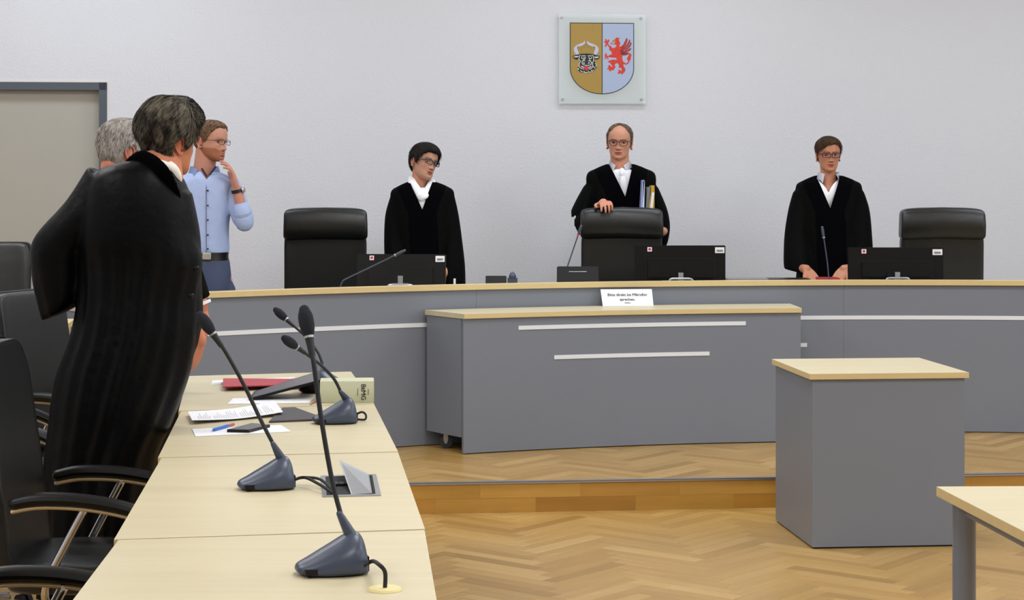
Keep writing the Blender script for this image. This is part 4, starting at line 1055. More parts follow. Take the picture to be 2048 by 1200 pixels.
def head_color(p, P):
    sk = P['skin']; c = list(sk)
    x, y, z = p; ax = abs(x)
    if y < .0:
        r = .5*ga(ax-.040, .018)*ga(z+.028, .018)+.5*ga(x, .012)*ga(z+.036, .012)+.25*ga(x,.02)*ga(z+.1,.012)
        c = [c[0]*(1+.08*r), c[1]*(1-.20*r), c[2]*(1-.20*r)]
        zz = z-P.get('smile', 0)*(ax/.024)**2+.0692+P.get('mouth', 0)*.5; mh = (.0078 if zz > 0 else .0098)+P.get('mouth', 0)*.5
        l = 1-(ax/.0265)**2-(zz/mh)**2
        ln = math.exp(-(zz/.0016)**2)*max(0, 1-(ax/.028)**4)*.7; c = [v*(1-ln*.75) for v in c]
        if l > 0:
            t = min(1, l/.35)*P.get('lips', .6); lip = P.get('lipcol', (.42, .13, .10)); c = [c[i]*(1-t)+lip[i]*t*(1-ln*.8) for i in range(3)]
        nd = ga(ax-.0075, .0042)*ga(z+.0455, .0032); c = [v*(1-.65*nd) for v in c]
        q = .35*ga(ax-.031, .018)*ga(z-.002, .012); c = [v*(1-q*.5) for v in c]
        bz = .0225+.004*ga(ax-.034, .012)-.10*max(0, ax-.040)
        if .010 < ax < .052 and abs(z-bz) < .0042: t = min(1, 1.5*P.get('brow', .6)*(1-abs(z-bz)/.0042)**.4); c = [c[i]*(1-t)+P['browcol'][i]*t for i in range(3)]
    bd = P.get('beard', 0)
    if bd and y < .03 and z < -.034:
        m = 1.0
        m *= min(1, max(0, (-.034-z-.45*max(0, .05-ax)*(1 if z > -.058 else 0))/.012)) if z > -.055 else 1
        if ax < .022 and abs(z+.069) < .008: m = 0
        if z > -.058 and ax < .028: m = max(m, .9*ga(z+.055, .005)) if z < -.048 else 0
        t = bd*m; c = [c[i]*(1-t)+P['beardcol'][i]*t for i in range(3)]
    return c
def build_head(bm, M, P, lay):
    NT_, NP = 96, 120; rows = []
    for j in range(1, NT_):
        th = PI*j/NT_; row = []
        for i in range(NP):
            t = 2*PI*i/NP; ph = t-.35*math.sin(t)            # denser at the front
            row.append(head_pt(th, ph, P))
        rows.append(row)
    top = bm.verts.new(M @ V((0, .008, .1185))); top[lay] = (*P['skin'], 1)
    bot = bm.verts.new(M @ V((0, -.045, -.1165))); bot[lay] = (*P['skin'], 1)
    R = []
    for r in rows:
        rr = []
        for p in r:
            v = bm.verts.new(M @ p); v[lay] = (*head_color(p, P), 1); rr.append(v)
        R.append(rr)
    for j in range(len(R)-1):
        for i in range(NP): bm.faces.new((R[j][i], R[j+1][i], R[j+1][(i+1)%NP], R[j][(i+1)%NP]))
    for i in range(NP):
        bm.faces.new((top, R[0][i], R[0][(i+1)%NP])); bm.faces.new((bot, R[-1][(i+1)%NP], R[-1][i]))
    # ears
    ec = [c*k for c, k in zip(P['skin'], (1.05, .82, .78))]
    for s in (-1, 1):
        b0 = len(bm.verts); E = M @ Matrix.Translation((s*.0735*P.get('wide', 1), .012, -.012)) @ Matrix.Rotation(s*math.radians(P.get('earang', 24)), 4, 'Z') @ Matrix.Rotation(math.radians(-8), 4, 'X') @ Matrix.Scale(P.get('ear', 1.05), 4)
        tmp = bmesh.new()
        superq(tmp, (s*.006, .010, -.002), (.0045, .014, .027), .9, nu=18, nv=12, fn=lambda p: V((p.x, p.y*(.78+.22*p.z/.027), p.z)))
        pts = [(s*.004, -.008, -.004), (s*.007, -.007, .018), (s*.011, .006, .031), (s*.013, .020, .024), (s*.013, .024, .006), (s*.010, .017, -.014), (s*.006, .004, -.028), (s*.003, -.004, -.024)]
        tube(tmp, pts, [.003, .0042, .0045, .0045, .0042, .004, .0055, .004], n=10, m=36)
        superq(tmp, (s*.003, -.004, -.008), (.005, .005, .007), 1, nu=10, nv=8)
        mp = {}
        for v in tmp.verts: nv_ = bm.verts.new(E @ v.co); nv_[lay] = (*ec, 1); mp[v] = nv_
        for f in tmp.faces: bm.faces.new([mp[v] for v in f.verts])
        tmp.free()
def add_colored(bm, src, lay, col):
    mp = {}
    for v in src.verts: n = bm.verts.new(v.co); n[lay] = (*col, 1); mp[v] = n
    for f in src.faces:
        try: bm.faces.new([mp[v] for v in f.verts])
        except ValueError: pass
    src.free()
def hand(bm, wrist, direc, palm_n, side, curl=(.3,.35,.3), spread=.06, size=1.0, thumb=.5):
    """five-fingered hand: direc = wrist->knuckles, palm_n = out of the palm, side=+1 thumb on (direc x palm_n)"""
    d = V(direc).normalized(); n = V(palm_n); n = (n-d*n.dot(d)).normalized(); s = d.cross(n)*side
    w_ = V(wrist); k = size
    L = .092*k
    for j, (o, ln) in enumerate(((.030, 1.0), (.010, 1.03), (-.010, .98), (-.029, .90))):     # metacarpals make the palm
        tube(bm, [w_+s*o*.55*k, w_+d*L*.5*ln+s*o*.9*k, w_+d*L*ln+s*o*k], [.0135*k, .0140*k, .0108*k], n=10, m=8)
    tube(bm, [w_+s*.012*k+n*.004, w_+d*.05*k+s*.024*k+n*.010*k], [.014*k, .013*k], n=10, m=6)
    tube(bm, [w_-s*.012*k+n*.004, w_+d*.05*k-s*.020*k+n*.008*k], [.013*k, .012*k], n=10, m=6)
    for j, (o, ln) in enumerate(((.030, .074), (.010, .082), (-.010, .076), (-.029, .060))):
        a = 0; p = w_+d*L*(1.0, 1.03, .98, .90)[j]+s*o*k; dirn = (d+s*spread*(1.5-j)).normalized(); P_ = [p-dirn*.02*k, p]
        for seg, fr in enumerate((.45, .30, .25)):
            a += curl[seg]*(1+.12*(j-1)); v = dirn*math.cos(a)+n*math.sin(a); p = p+v*ln*fr*k*1.08; P_.append(p)
        tube(bm, P_, [.0098*k, .0096*k, .0086*k, .0078*k, .0062*k], n=10, m=16)
    b = w_+d*.018*k+s*.022*k+n*.004
    v1 = (d*.65+s*.75+n*.25*thumb).normalized(); v2 = (d*.92+s*.25+n*.45*thumb).normalized(); v3 = (d*.95-s*.05+n*.6*thumb).normalized()
    p1 = b+v1*.038*k; p2 = p1+v2*.032*k; p3 = p2+v3*.026*k
    tube(bm, [b-v1*.01, p1, p2, p3], [.0145*k, .0118*k, .0098*k, .0075*k], n=10, m=14)
HAIRF = {}
def hair(parent, M, P, m, line, thick, noise_amp=.003, top=0, strands=0, slen=.03, sflow=None, srad=.0011, name='hair', rough=18, lim=None):
    """hair as a shell above the skull; line(phi) = lower limit z, thick(th, phi) = thickness"""
    bm = bmesh.new(); NT_, NP = 120, 196; g = {}; rnd = random.Random(11)
    def hp(th, ph, extra=0):
        z = .118*math.cos(th); l = line(ph); msk = (z-l)/.012
        t = max(0, min(1, msk+.15)); kp = min(1, th/.75); tk = thick(th, ph)*kp+thick(th, PI/2)*(1-kp)
        p0 = head_pt(th, ph)
        nz = noise.noise(V((p0.x*rough*2.2, p0.y*rough, p0.z*rough*1.1)))*noise_amp+noise.noise(V((p0.x*90, p0.y*45, p0.z*45)))*noise_amp*.45
        o = -.003+(tk+.003+nz)*(t*(2-t))+extra
        p = head_pt(th, ph, None, o)
        p.x *= P.get('wide', 1); return p, msk
    for j in range(NT_+1):
        th = .001+(PI*.93)*j/NT_
        for i in range(NP):
            ph = 2*PI*i/NP-PI
            p, msk = hp(th, ph); g[j, i] = (p, msk)
    vs = {}
    def gv(j, i):
        i %= NP
        if (j, i) not in vs: vs[j, i] = bm.verts.new(M @ g[j, i][0])
        return vs[j, i]
    for j in range(NT_):
        for i in range(NP):
            if min(g[j, i][1], g[j, (i+1)%NP][1], g[j+1, i][1], g[j+1, (i+1)%NP][1]) > -.35:
                bm.faces.new((gv(j, i), gv(j+1, i), gv(j+1, i+1), gv(j, i+1)))
    # locks: thin tapered strands lying along the flow
    n = 0; tries = 0; strands = int(strands*2.6)
    while n < strands and tries < strands*6:
        tries += 1
        th = math.acos(1-rnd.random()*1.75); ph = rnd.uniform(-PI, PI)
        p, msk = hp(th, ph)
        if msk < .3: continue
        dirn = sflow(p, th, ph) if sflow else V((0, .3, -1))
        c = V((0, .008, .02)); nn = (p-c).normalized(); dirn = V(dirn)+V((rnd.uniform(-.13, .13), rnd.uniform(-.13, .13), rnd.uniform(-.12, .12))); dirn = (dirn-nn*dirn.dot(nn)).normalized()
        L = slen*rnd.uniform(.6, 1.25); lift = rnd.uniform(-.001, .0012+noise_amp*.25); r = srad*.62*rnd.uniform(.7, 1.4)
        P_ = []
        r0 = (p-c).length
        for k in range(5):
            q = p+dirn*L*(k/4-.3); nq = (q-c).normalized(); rr = r0+(q-p).length**2*(-2.0)
            q = c+nq*((q-c).length*.22+(r0)*.78+ (lift if k < 4 else lift*.2)); P_.append(M @ q)
        ring = []
        for k, q in enumerate(P_):
            rr = r*(.5, 1, 1, .8, .12)[k]; a = (M.to_3x3() @ nn); t_ = ((P_[min(4, k+1)]-P_[max(0, k-1)]).normalized()).cross(a).normalized()
            ring.append([bm.verts.new(q+t_*rr*2.2), bm.verts.new(q+a*rr), bm.verts.new(q-t_*rr*2.2)])
        for k in range(4):
            for e in range(2): bm.faces.new((ring[k][e], ring[k][e+1], ring[k+1][e+1], ring[k+1][e]))
        n += 1
    o = build(name, bm, m, parent); return o
def eyes(parent, M, P):
    for s in (-1, 1):
        yy = surf_y(.031, .0, P); c = V((s*.031*P.get('wide', 1), yy+.0088, .000)); g = P.get('gaze', (0, 0))
        bm = bmesh.new(); r = .0122; NR, NS = 22, 22
        E = M @ Matrix.Translation(c) @ Matrix.Rotation(g[0], 4, 'Z') @ Matrix.Rotation(g[1], 4, 'X')
        rows = []
        for j in range(1, NR):
            a = PI*j/NR; rows.append([bm.verts.new(E @ V((r*math.sin(a)*math.cos(2*PI*k/NS), -r*math.cos(a), r*math.sin(a)*math.sin(2*PI*k/NS)))) for k in range(NS)])
        f0 = bm.verts.new(E @ V((0, -r, 0))); f1 = bm.verts.new(E @ V((0, r, 0)))
        for j in range(len(rows)-1):
            for k in range(NS):
                f = bm.faces.new((rows[j][k], rows[j][(k+1)%NS], rows[j+1][(k+1)%NS], rows[j+1][k])); f.material_index = 2 if j < 1 else (1 if j < 3 else 0)
        for k in range(NS):
            f = bm.faces.new((f0, rows[0][(k+1)%NS], rows[0][k])); f.material_index = 2
            bm.faces.new((f1, rows[-1][k], rows[-1][(k+1)%NS]))
        build('eye', bm, ['eye_white', 'iris', 'pupil'], parent)
def lids(bm, M, P, lay):
    for s in (-1, 1):
        yy = surf_y(.031, .0, P); c = V((s*.031*P.get('wide', 1), yy+.0088, .000)); op = P.get('open', .0042)+.0019
        E = M @ Matrix.Translation(c); r = .0141
        for up in (1, -1):
            z0 = op if up > 0 else -op*.75
            grid = []
            for j in range(9):
                row = []
                for i in range(17):
                    u = -1+2*i/16; x = u*.0138; lim = z0*max(0, 1-abs(u)**2.2)
                    z = lim+(up*.0125-lim)*(j/8)
                    q = x*x+z*z; y = -math.sqrt(max(0, r*r-q)) if q < r*r else 0
                    if j == 0: y -= .0004
                    v = bm.verts.new(E @ V((x, y, z))); k = .78 if j > 0 else .25; 
                    col = [cc*k for cc in P['skin']] if (j > 0 or up < 0) else [.03, .02, .015]
                    if j == 1 and up > 0: col = [cc*.55 for cc in P['skin']]
                    v[lay] = (*col, 1); row.append(v)
                grid.append(row)
            for j in range(8):
                for i in range(16): bm.faces.new((grid[j][i], grid[j][i+1], grid[j+1][i+1], grid[j+1][i]))
def glasses(parent, M, P, shape='rect', w_=.026, h=.0155, m='frame_dark', r=.0015, half=.0, lens=True, top_r=None):
    bm = bmesh.new(); yf = surf_y(.0, .004, P)-.004; yo = surf_y(.045, .004, P)
    cx = .0325; lb = bmesh.new(); LB = []
    def pt(x, z): # bows back towards the temples
        return V((x, yf-.003+ (x/.06)**2*.010, z))
    for s in (-1, 1):
        L = []
        for k in range(32):
            a = 2*PI*k/32; e = .42 if shape == 'rect' else (1.0 if shape == 'round' else .7)
            x = s*cx+w_*math.copysign(abs(math.cos(a))**e, math.cos(a)); z = .0+h*math.copysign(abs(math.sin(a))**e, math.sin(a))
            L.append(M @ pt(x, z))
        L.append(L[0]); tube(bm, L, r, n=8, m=64, round_end=False)
        lb.faces.new([lb.verts.new(p) for p in L[:-1]]); LB.append(lb); lb = bmesh.new()
        t0 = pt(s*(cx+w_), h*.45); 
        tube(bm, [M @ t0, M @ V((s*(.0755*P.get('wide',1)+.003), -.052, h*.45)), M @ V((s*(.0755*P.get('wide',1)+.004), -.01, .006)), M @ V((s*(.0755*P.get('wide',1)+.002), .018, .002))], [r*1.1, r*.9, r*.8, r*.8], n=8, m=20)
    tube(bm, [M @ pt(-(cx-w_)-.0005, h*.35), M @ pt(0, h*.55)+ (M.to_3x3() @ V((0,-.002,0))), M @ pt(cx-w_+.0005, h*.35)], r, n=8, m=10)
    gl = build('glasses', bm, m, parent)
    lb.free()
    for b_ in LB: build('lens', b_, 'lens', gl, smooth=False)
    return gl
def person(base, label):
    return thing('person', base, label, 'person')
def body(parent, headM, P, pieces, hands, voxel=.0045, neck=None):
    """pieces: list of (points, radii, flat, flatdir) tubes + neck -> one remeshed surface; the head grid is joined on"""
    src = bmesh.new()
    for pc in pieces:
        rr = [r*.70 for r in pc[1]] if len(pc) > 2 else [r*(.74 if i < len(pc[1])-1 and len(pc[1]) > 2 else 1) for i, r in enumerate(pc[1])]
        if len(pc[1]) == 2: rr = [r*.72 for r in pc[1]]
        tube(src, pc[0], rr, n=18, flat=pc[2] if len(pc) > 2 else 1, flatdir=pc[3] if len(pc) > 3 else None)
    for h_ in hands: hand(src, *h_[0], **h_[1])
    if neck: tube(src, neck[0], neck[1], n=20)
    out = remesh(src, voxel, 2, .5)
    bm = bmesh.new(); lay = bm.verts.layers.float_color.new('Col')
    add_colored(bm, out, lay, P.get('handskin', P['skin']))
    if headM: build_head(bm, headM, P, lay); lids(bm, headM, P, lay)
    o = build('body', bm, 'skin', parent)
    if headM: eyes(parent, headM, P)
    return o
def legs(parent, hipc, foot_l, foot_r, m='dark_trousers', zf=0, r=(.085, .062, .052)):
    bm = bmesh.new()
    for f in (foot_l, foot_r):
        h = hipc+(V((f.x, f.y, hipc.z))-hipc)*.75; k = (h+V(f))/2+V((0, 0, 0))
        tube(bm, [h+V((0,0,.04)), k, V((f.x, f.y, zf+.07))], r, n=18)
    tube(bm, [hipc+V((-.07,0,.03)), hipc+V((.07,0,.03))], .10, n=18)
    o = build('trousers', remesh(bm, .012, 3), m, parent)
    return o
def shoes(parent, feet, yaw, zf, m='shoe'):
    for f in feet:
        M = Matrix.Translation((f.x, f.y, zf)) @ Matrix.Rotation(yaw, 4, 'Z')
        bm = bmesh.new(); superq(bm, (0, -.05, .036), (.044, .135, .035), .55, .9, 24, 12, fn=lambda p: V((p.x*(1-.2*max(0, p.y/.135)), p.y, p.z*(1+.5*max(0, p.y/.135)) if p.z > 0 else p.z)), M=M)
        build('shoe', bm, m, parent)
def folds(k, amp, seed, grow=True):
    rnd = random.Random(seed); ph = [rnd.uniform(0, 6.28) for _ in range(4)]; fr = [k, k*1.7, k*2.6]
    def f(t, th):
        a = amp*(t**1.3 if grow else 1)
        return a*(math.sin(fr[0]*th+ph[0]+2*t)+.6*math.sin(int(fr[1])*th+ph[1]-1.5*t)+.35*math.sin(int(fr[2])*th+ph[2]))
    return f
def robe(parent, rings, sleeves, seed, vcut=None, m=('robe', 'velvet'), amp=.035, band=None, voxel=.0085, k=7, name='robe', extra=None, fold=None):
    bm = bmesh.new(); loft(bm, rings, 90 if fold else 60, 190 if fold else 128, 2.3, fold or folds(k, amp, seed))
    for i, sl in enumerate(sleeves): loft(bm, sl, 30, 40, 2.0, folds(4, .05, seed+5+i))
    if extra: extra(bm)
    bm = remesh(bm, voxel, 5, .5)
    if vcut:
        A, L, R, fd = vcut         # apex, left top, right top, forward
        fd = V(fd).normalized(); mid = (V(L)+V(R))/2; up = (mid-V(A)).normalized()
        for Q in (L, R):
            n_ = (V(Q)-V(A)).cross(fd).normalized(); bmesh.ops.bisect_plane(bm, geom=bm.verts[:]+bm.edges[:]+bm.faces[:], plane_co=A, plane_no=n_, dist=1e-5)
        nL = (V(L)-V(A)).cross(fd); nR = (V(R)-V(A)).cross(fd)
        if nL.dot(mid-V(A)) < 0: nL = -nL
        if nR.dot(mid-V(A)) < 0: nR = -nR
        kill = []
        cc = parent['rc']; cc = V(cc)
        for f in bm.faces:
            c = f.calc_center_median(); 
            if nL.dot(c-V(A)) > 0 and nR.dot(c-V(A)) > 0 and fd.dot(c-cc) > -.0 : kill.append(f)
        bmesh.ops.delete(bm, geom=kill, context='FACES')
        if band:
            nL.normalize(); nR.normalize()
            for f in bm.faces:
                c = f.calc_center_median(); dl, dr = nL.dot(c-V(A)), nR.dot(c-V(A))
                if fd.dot(c-cc) > -.03 and (min(dl, dr) > -band or (abs((c-V(A)).cross(up).dot(fd)) < band*1.0 and (c-V(A)).dot(up) < 0)): f.material_index = 1
    return build(name, bm, list(m), parent)
def cutv(bm, A, L, R, fd, cc):
    fd = V(fd).normalized(); mid = (V(L)+V(R))/2; cc = V(cc)
    for Q in (L, R): bmesh.ops.bisect_plane(bm, geom=bm.verts[:]+bm.edges[:]+bm.faces[:], plane_co=A, plane_no=(V(Q)-V(A)).cross(fd).normalized(), dist=1e-5)
    ns = []
    for Q in (L, R):
        n_ = (V(Q)-V(A)).cross(fd); ns.append(n_ if n_.dot(mid-V(A)) > 0 else -n_)
    kill = [f for f in bm.faces if all(n_.dot(f.calc_center_median()-V(A)) > 0 for n_ in ns) and fd.dot(f.calc_center_median()-cc) > 0]
    bmesh.ops.delete(bm, geom=kill, context='FACES'); return bm
def collar(parent, c, r, fwd, h=.040, open_=.55, tip=.075, spread=.022, m='white_cloth', ry=None, tilt=.012, name='collar', dip=.02):
    """turned-down shirt collar round the neck, points at the front"""
    fwd = V(fwd).normalized(); rt = V((-fwd.y, fwd.x, 0)).normalized(); ry = ry or r*1.05; c = V(c); up = V((0,0,1))
    bm = bmesh.new(); N_ = 40; rows = [[], [], []]
    for i in range(N_+1):
        a = open_*.35+(2*PI-open_*.7)*i/N_; front = max(0, math.cos(a)); fr = front**3
        d = fwd*math.cos(a)*ry+rt*math.sin(a)*r
        s = 1 if math.sin(a) > 0 else -1
        p0 = c+d*.93+up*(0-dip*fr); p1 = c+d*1.04+up*(h*.22-dip*fr)
        ex_ = max(0, math.cos(a))**6
        p2 = c+d*(1.22+.10*fr)+up*(-h-tip*.55*ex_-dip*fr*.5)+rt*s*spread*ex_+fwd*(tilt*ex_)
        for r_, p in zip(rows, (p0, p1, p2)): r_.append(bm.verts.new(p))
    for j in (0, 1):
        for i in range(N_): bm.faces.new((rows[j][i], rows[j][i+1], rows[j+1][i+1], rows[j+1][i]))
    bmesh.ops.solidify(bm, geom=bm.faces[:], thickness=.0025)
    return build(name, bm, m, parent)
def sk(h): return srgb(h)[:3]
def prof(pts):
    """piecewise smooth function of |phi| in degrees"""
    def f(ph):
        a = abs(math.degrees(ph))
        for (x0, y0), (x1, y1) in zip(pts, pts[1:]):
            if a <= x1:
                u = (a-x0)/(x1-x0); u = u*u*(3-2*u); return y0+(y1-y0)*u
        return pts[-1][1]
    return f
def HM(px, py, Y, yaw, pitch=0, roll=0, sc=1.0, sz=1.0):
    p = W(px, py, Y); return Matrix.Translation(p) @ Matrix.Rotation(math.radians(yaw), 4, 'Z') @ Matrix.Rotation(math.radians(roll), 4, 'Y') @ Matrix.Rotation(math.radians(pitch), 4, 'X') @ Matrix.Diagonal((sc, sc, sc*sz, 1))
def rg(y, xl, xr, Y, d, dy=0, tilt=0, yaw=0):
    """a cross-section whose silhouette runs from xl to xr at image row y and depth Y"""
    a, b_ = W(xl, y, Y), W(xr, y, Y); c = (a+b_)/2+V((0, dy, 0)); hw = (b_-a).length/2
    return (c, V((hw, 0, tilt)), V((0, d, 0)))
# ---- woman with white scarf (left of the bench)
def woman_scarf():
    Y = 11.5; g = W(846, 0, Y); P = dict(skin=sk('#B98A74'), browcol=sk('#3A2820'), brow=.7, lips=.9, lipcol=sk('#A2483F'), wide=.98, jaw=.95, smile=.004, crease=.5, open=.0038, gaze=(.12, 0), handskin=sk('#C08468'))
    t = person((g.x, Y, DZ), 'short-haired woman in black robe and white scarf, looking right behind the bench'); t['rc'] = list(W(845, 400, Y))
    M = HM(848, 325, Y, 40, 2, 14, .90, .98)
    nb = W(838, 385, Y+.01); hb = M @ V((0, .02, -.06))
    sh = 1/(F/Y)
    body(t, M, P, [([W(846, 395, Y), W(846, 480, Y), W(846, 570, Y), V((g.x, Y, .9))], [.09, .11, .115, .12], 1.25, (1, 0, 0)),
        ([W(795, 400, Y), W(785, 470, Y), W(800, 520, Y-.06), W(832, 556, Y-.13)], [.045, .04, .034, .026]), ([W(897, 402, Y), W(910, 470, Y), W(904, 520, Y-.06), W(888, 548, Y-.14)], [.045, .04, .034, .026]),
        ([V((g.x-.08, Y, .9)), V((g.x-.085, Y, .2))], [.08, .045]), ([V((g.x+.08, Y, .9)), V((g.x+.085, Y, .2))], [.08, .045])],
        [((W(836, 556, Y-.14), V((.4, -.5, -.3)), V((0, .3, -1)), -1), {}), ((W(890, 545, Y-.14), V((-.15, -.3, -.95)), V((-.9, .2, 0)), 1), {'size': .92})],
        neck=([nb+V((0,0,-.05)), nb, hb], [.058, .049, .048]))
    line = prof([(0, .064), (25, .066), (45, .052), (62, .030), (72, .002), (80, -.018), (88, .016), (104, .010), (120, -.045), (150, -.075), (180, -.082)])
    def tk(th, ph):
        return .012+.010*math.cos(ph*.5)**2*max(0, math.cos(th))+.004*abs(math.sin(ph))
    hair(t, M, P, 'hair_dark', line, tk, .0022, strands=420, slen=.045, sflow=lambda p, th, ph: V((math.copysign(.7, p.x+.02), -.6 if p.y < 0 else .3, -.6)), srad=.0009)
    glasses(t, M, P, 'rect', .0255, .0155, 'frame_dark', .0024)
    R = [rg(363, 817, 870, Y, .075), rg(372, 797, 893, Y, .10), rg(386, 781, 908, Y, .115), rg(430, 785, 903, Y, .13), rg(500, 790, 902, Y, .14), rg(570, 785, 912, Y, .16), rg(680, 775, 922, Y, .19), rg(790, 768, 930, Y, .2)]
    def slv(xs, dy):
        return [(W(x, y, Y+d_), V((rw, 0, .0)), V((0, rd, 0))) for x, y, rw, rd, d_ in xs]
    s1 = slv([(796, 392, .045, .06, 0), (790, 430, .058, .075, 0), (789, 480, .062, .085, -.02), (798, 530, .085, .09, -.06), (806, 572, .10, .10, -.08)], 0)
    s2 = slv([(894, 392, .045, .06, 0), (899, 430, .055, .075, 0), (905, 480, .058, .085, -.02), (908, 530, .066, .09, -.06), (908, 575, .07, .10, -.08)], 0)
    robe(t, R, [s1, s2], 3, (W(845, 419, Y-.1), W(812, 348, Y-.1), W(870, 348, Y-.1), (0, -1, 0)), band=.085)
    sf = bmesh.new()        # scarf: wound band, knot and fall
    tube(sf, [W(822, 355, Y+.03), W(825, 366, Y-.055), W(842, 393, Y-.105), W(846, 396, Y-.11)], [.018, .026, .026, .018], n=14, flat=.6, flatdir=(0,1,0))
    tube(sf, [W(863, 360, Y+.03), W(862, 370, Y-.05), W(850, 391, Y-.10), W(844, 394, Y-.11)], [.018, .028, .028, .02], n=14, flat=.6, flatdir=(0,1,0))
    tube(sf, [W(822, 358, Y+.03), W(845, 362, Y+.065), W(863, 362, Y+.03)], [.018, .02, .018], n=14)
    superq(sf, W(843, 393, Y-.108), (.024, .016, .018), .8); tube(sf, [W(843, 394, Y-.10), W(845, 408, Y-.108), W(845, 422, Y-.11)], [.024, .026, .016], flat=.35, flatdir=(0,1,0))
    superq(sf, W(845, 400, Y-.05), (.065, .035, .075), .8)
    build('scarf', remesh(sf, .004, 2), 'white_cloth', t)
    shoes(t, [V((g.x-.09, Y, 0)), V((g.x+.09, Y, 0))], 0, DZ)
woman_scarf()
# ---- presiding judge
def judge():
    Y = 11.93; g = W(1240, 0, Y); P = dict(skin=sk('#C28C72'), browcol=sk('#8A6A52'), brow=.35, lips=.8, lipcol=sk('#A0524A'), wide=.99, jaw=.98, ear=1.2, earang=34, mouth=.003, crease=1.2, open=.0036, gaze=(-.03, 0), handskin=sk('#CE8E74'))
    t = person((g.x, Y, DZ), 'balding man in black robe and white tie, one hand on the chair back'); t['rc'] = list(W(1240, 380, Y))
    M = HM(1239, 284.5, Y, -7, 3, 2, .955, .95)
    nb = W(1240, 345, Y+.01); hb = M @ V((0, .02, -.06))
    hx = W(1211, 416, 11.53)
    body(t, M, P, [([W(1240, 362, Y), W(1240, 440, Y), W(1240, 520, Y), V((g.x, Y, .95))], [.10, .125, .12, .13], 1.3, (1, 0, 0)),
        ([W(1194, 385, Y), W(1166, 440, Y-.05), W(1185, 432, Y-.25), hx+V((-.01, .05, .03))], [.055, .048, .038, .028]), ([W(1300, 375, Y), W(1325, 450, Y), W(1322, 462, Y-.15), W(1308, 440, Y-.22)], [.055, .045, .036, .027]),
        ([V((g.x-.09, Y, .95)), V((g.x-.095, Y, .2))], [.09, .05]), ([V((g.x+.09, Y, .95)), V((g.x+.095, Y, .2))], [.09, .05])],
        [((hx+V((-.012, .055, .028)), V((.12, -.95, .04)), V((0.05, 0, -1)), -1), {'curl': (.35, .75, .45), 'size': .98, 'spread': .10}), ((W(1319, 472, 11.66), V((.0, -.35, .95)), V((-.9, -.1, 0)), 1), {'curl': (.5, .6, .5)})],
        neck=([nb+V((0,0,-.05)), nb, hb], [.068, .059, .058]))
    line = prof([(0, .116), (18, .117), (35, .104), (55, .072), (70, .035), (79, .002), (84, -.004), (92, .020), (106, .012), (122, -.04), (150, -.068), (180, -.075)])
    hair(t, M, P, 'hair_thin', line, lambda th, ph: .0045+.003*abs(math.sin(ph))+.004*max(0, math.cos(th))**4, .0012, strands=520, slen=.035, sflow=lambda p, th, ph: V((.7 if p.z > .07 else 0, .5, -.5)), srad=.0007)
    glasses(t, M, P, 'round', .0255, .0215, 'frame_brown', .0021)
    R = [rg(328, 1213, 1268, Y, .085), rg(337, 1192, 1291, Y, .11), rg(351, 1173, 1311, Y, .13), rg(400, 1176, 1309, Y, .145), rg(480, 1176, 1310, Y, .15), rg(560, 1172, 1315, Y, .17), rg(680, 1163, 1320, Y, .2), rg(800, 1158, 1328, Y, .21)]
    L = lambda l: [(W(x, y, Y+d_), V((rw, 0, 0)), V((0, rd*.5, rd))) for x, y, rw, rd, d_ in l]
    s1 = [(W(1184, 365, Y), V((.05, 0, .02)), V((0, .065, 0))), (W(1169, 400, Y-.02), V((.062, 0, .02)), V((0, .09, 0))), (W(1162, 432, Y-.06), V((.065, 0, .0)), V((0, .09, .06))), (W(1172, 448, Y-.16), V((.06, 0, 0)), V((0, .05, .09))), (W(1188, 446, Y-.26), V((.05, 0, 0)), V((0, .0, .09)))]
    s2 = [(W(1300, 368, Y), V((.05, 0, -.02)), V((0, .065, 0))), (W(1315, 410, Y), V((.058, 0, -.02)), V((0, .09, 0))), (W(1320, 450, Y-.01), V((.062, 0, 0)), V((0, .09, .0))), (W(1316, 478, Y-.03), V((.065, 0, 0)), V((0, .07, .0))), (W(1312, 494, Y-.03), V((.06, 0, 0)), V((0, .06, .0)))]
    robe(t, R, [s1, s2], 9, (W(1250, 393, Y-.12), W(1211, 312, Y-.12), W(1270, 312, Y-.12), (0, -1, 0)), band=.10)
    bm = bmesh.new(); superq(bm, W(1244, 380, Y-.03), (.115, .085, .13), .6); tube(bm, [W(1240, 344, Y+.02), W(1240, 358, Y)], [.055, .075], n=20)
    superq(bm, W(1242, 360, Y+.03), (.105, .07, .06), .8)
    build('shirt', remesh(bm, .006, 3), 'white_cloth', t)
    collar(t, W(1240, 324, Y+.012), .062, (-.08, -1, 0), h=.036, open_=1.1, tip=.085, spread=.026, tilt=.004, dip=.036, ry=.084)
    bm = bmesh.new(); c = W(1244, 342, Y-.112)
    tube(bm, [c+V((0,0,.004)), c+V((0.0,-.006,-.014)), c+V((.002,-.008,-.026))], [.017, .014, .009], n=14, flat=.4, flatdir=(0,1,0))
    tube(bm, [c+V((.002,-.006,-.022)), c+V((.006,-.012,-.07)), c+V((.016,-.006,-.15))], [.010, .020, .027], n=14, flat=.25, flatdir=(0,1,0))
    build('tie', bm, 'white_satin', t)
    shoes(t, [V((g.x-.1, Y, 0)), V((g.x+.1, Y, 0))], 0, DZ)
judge()
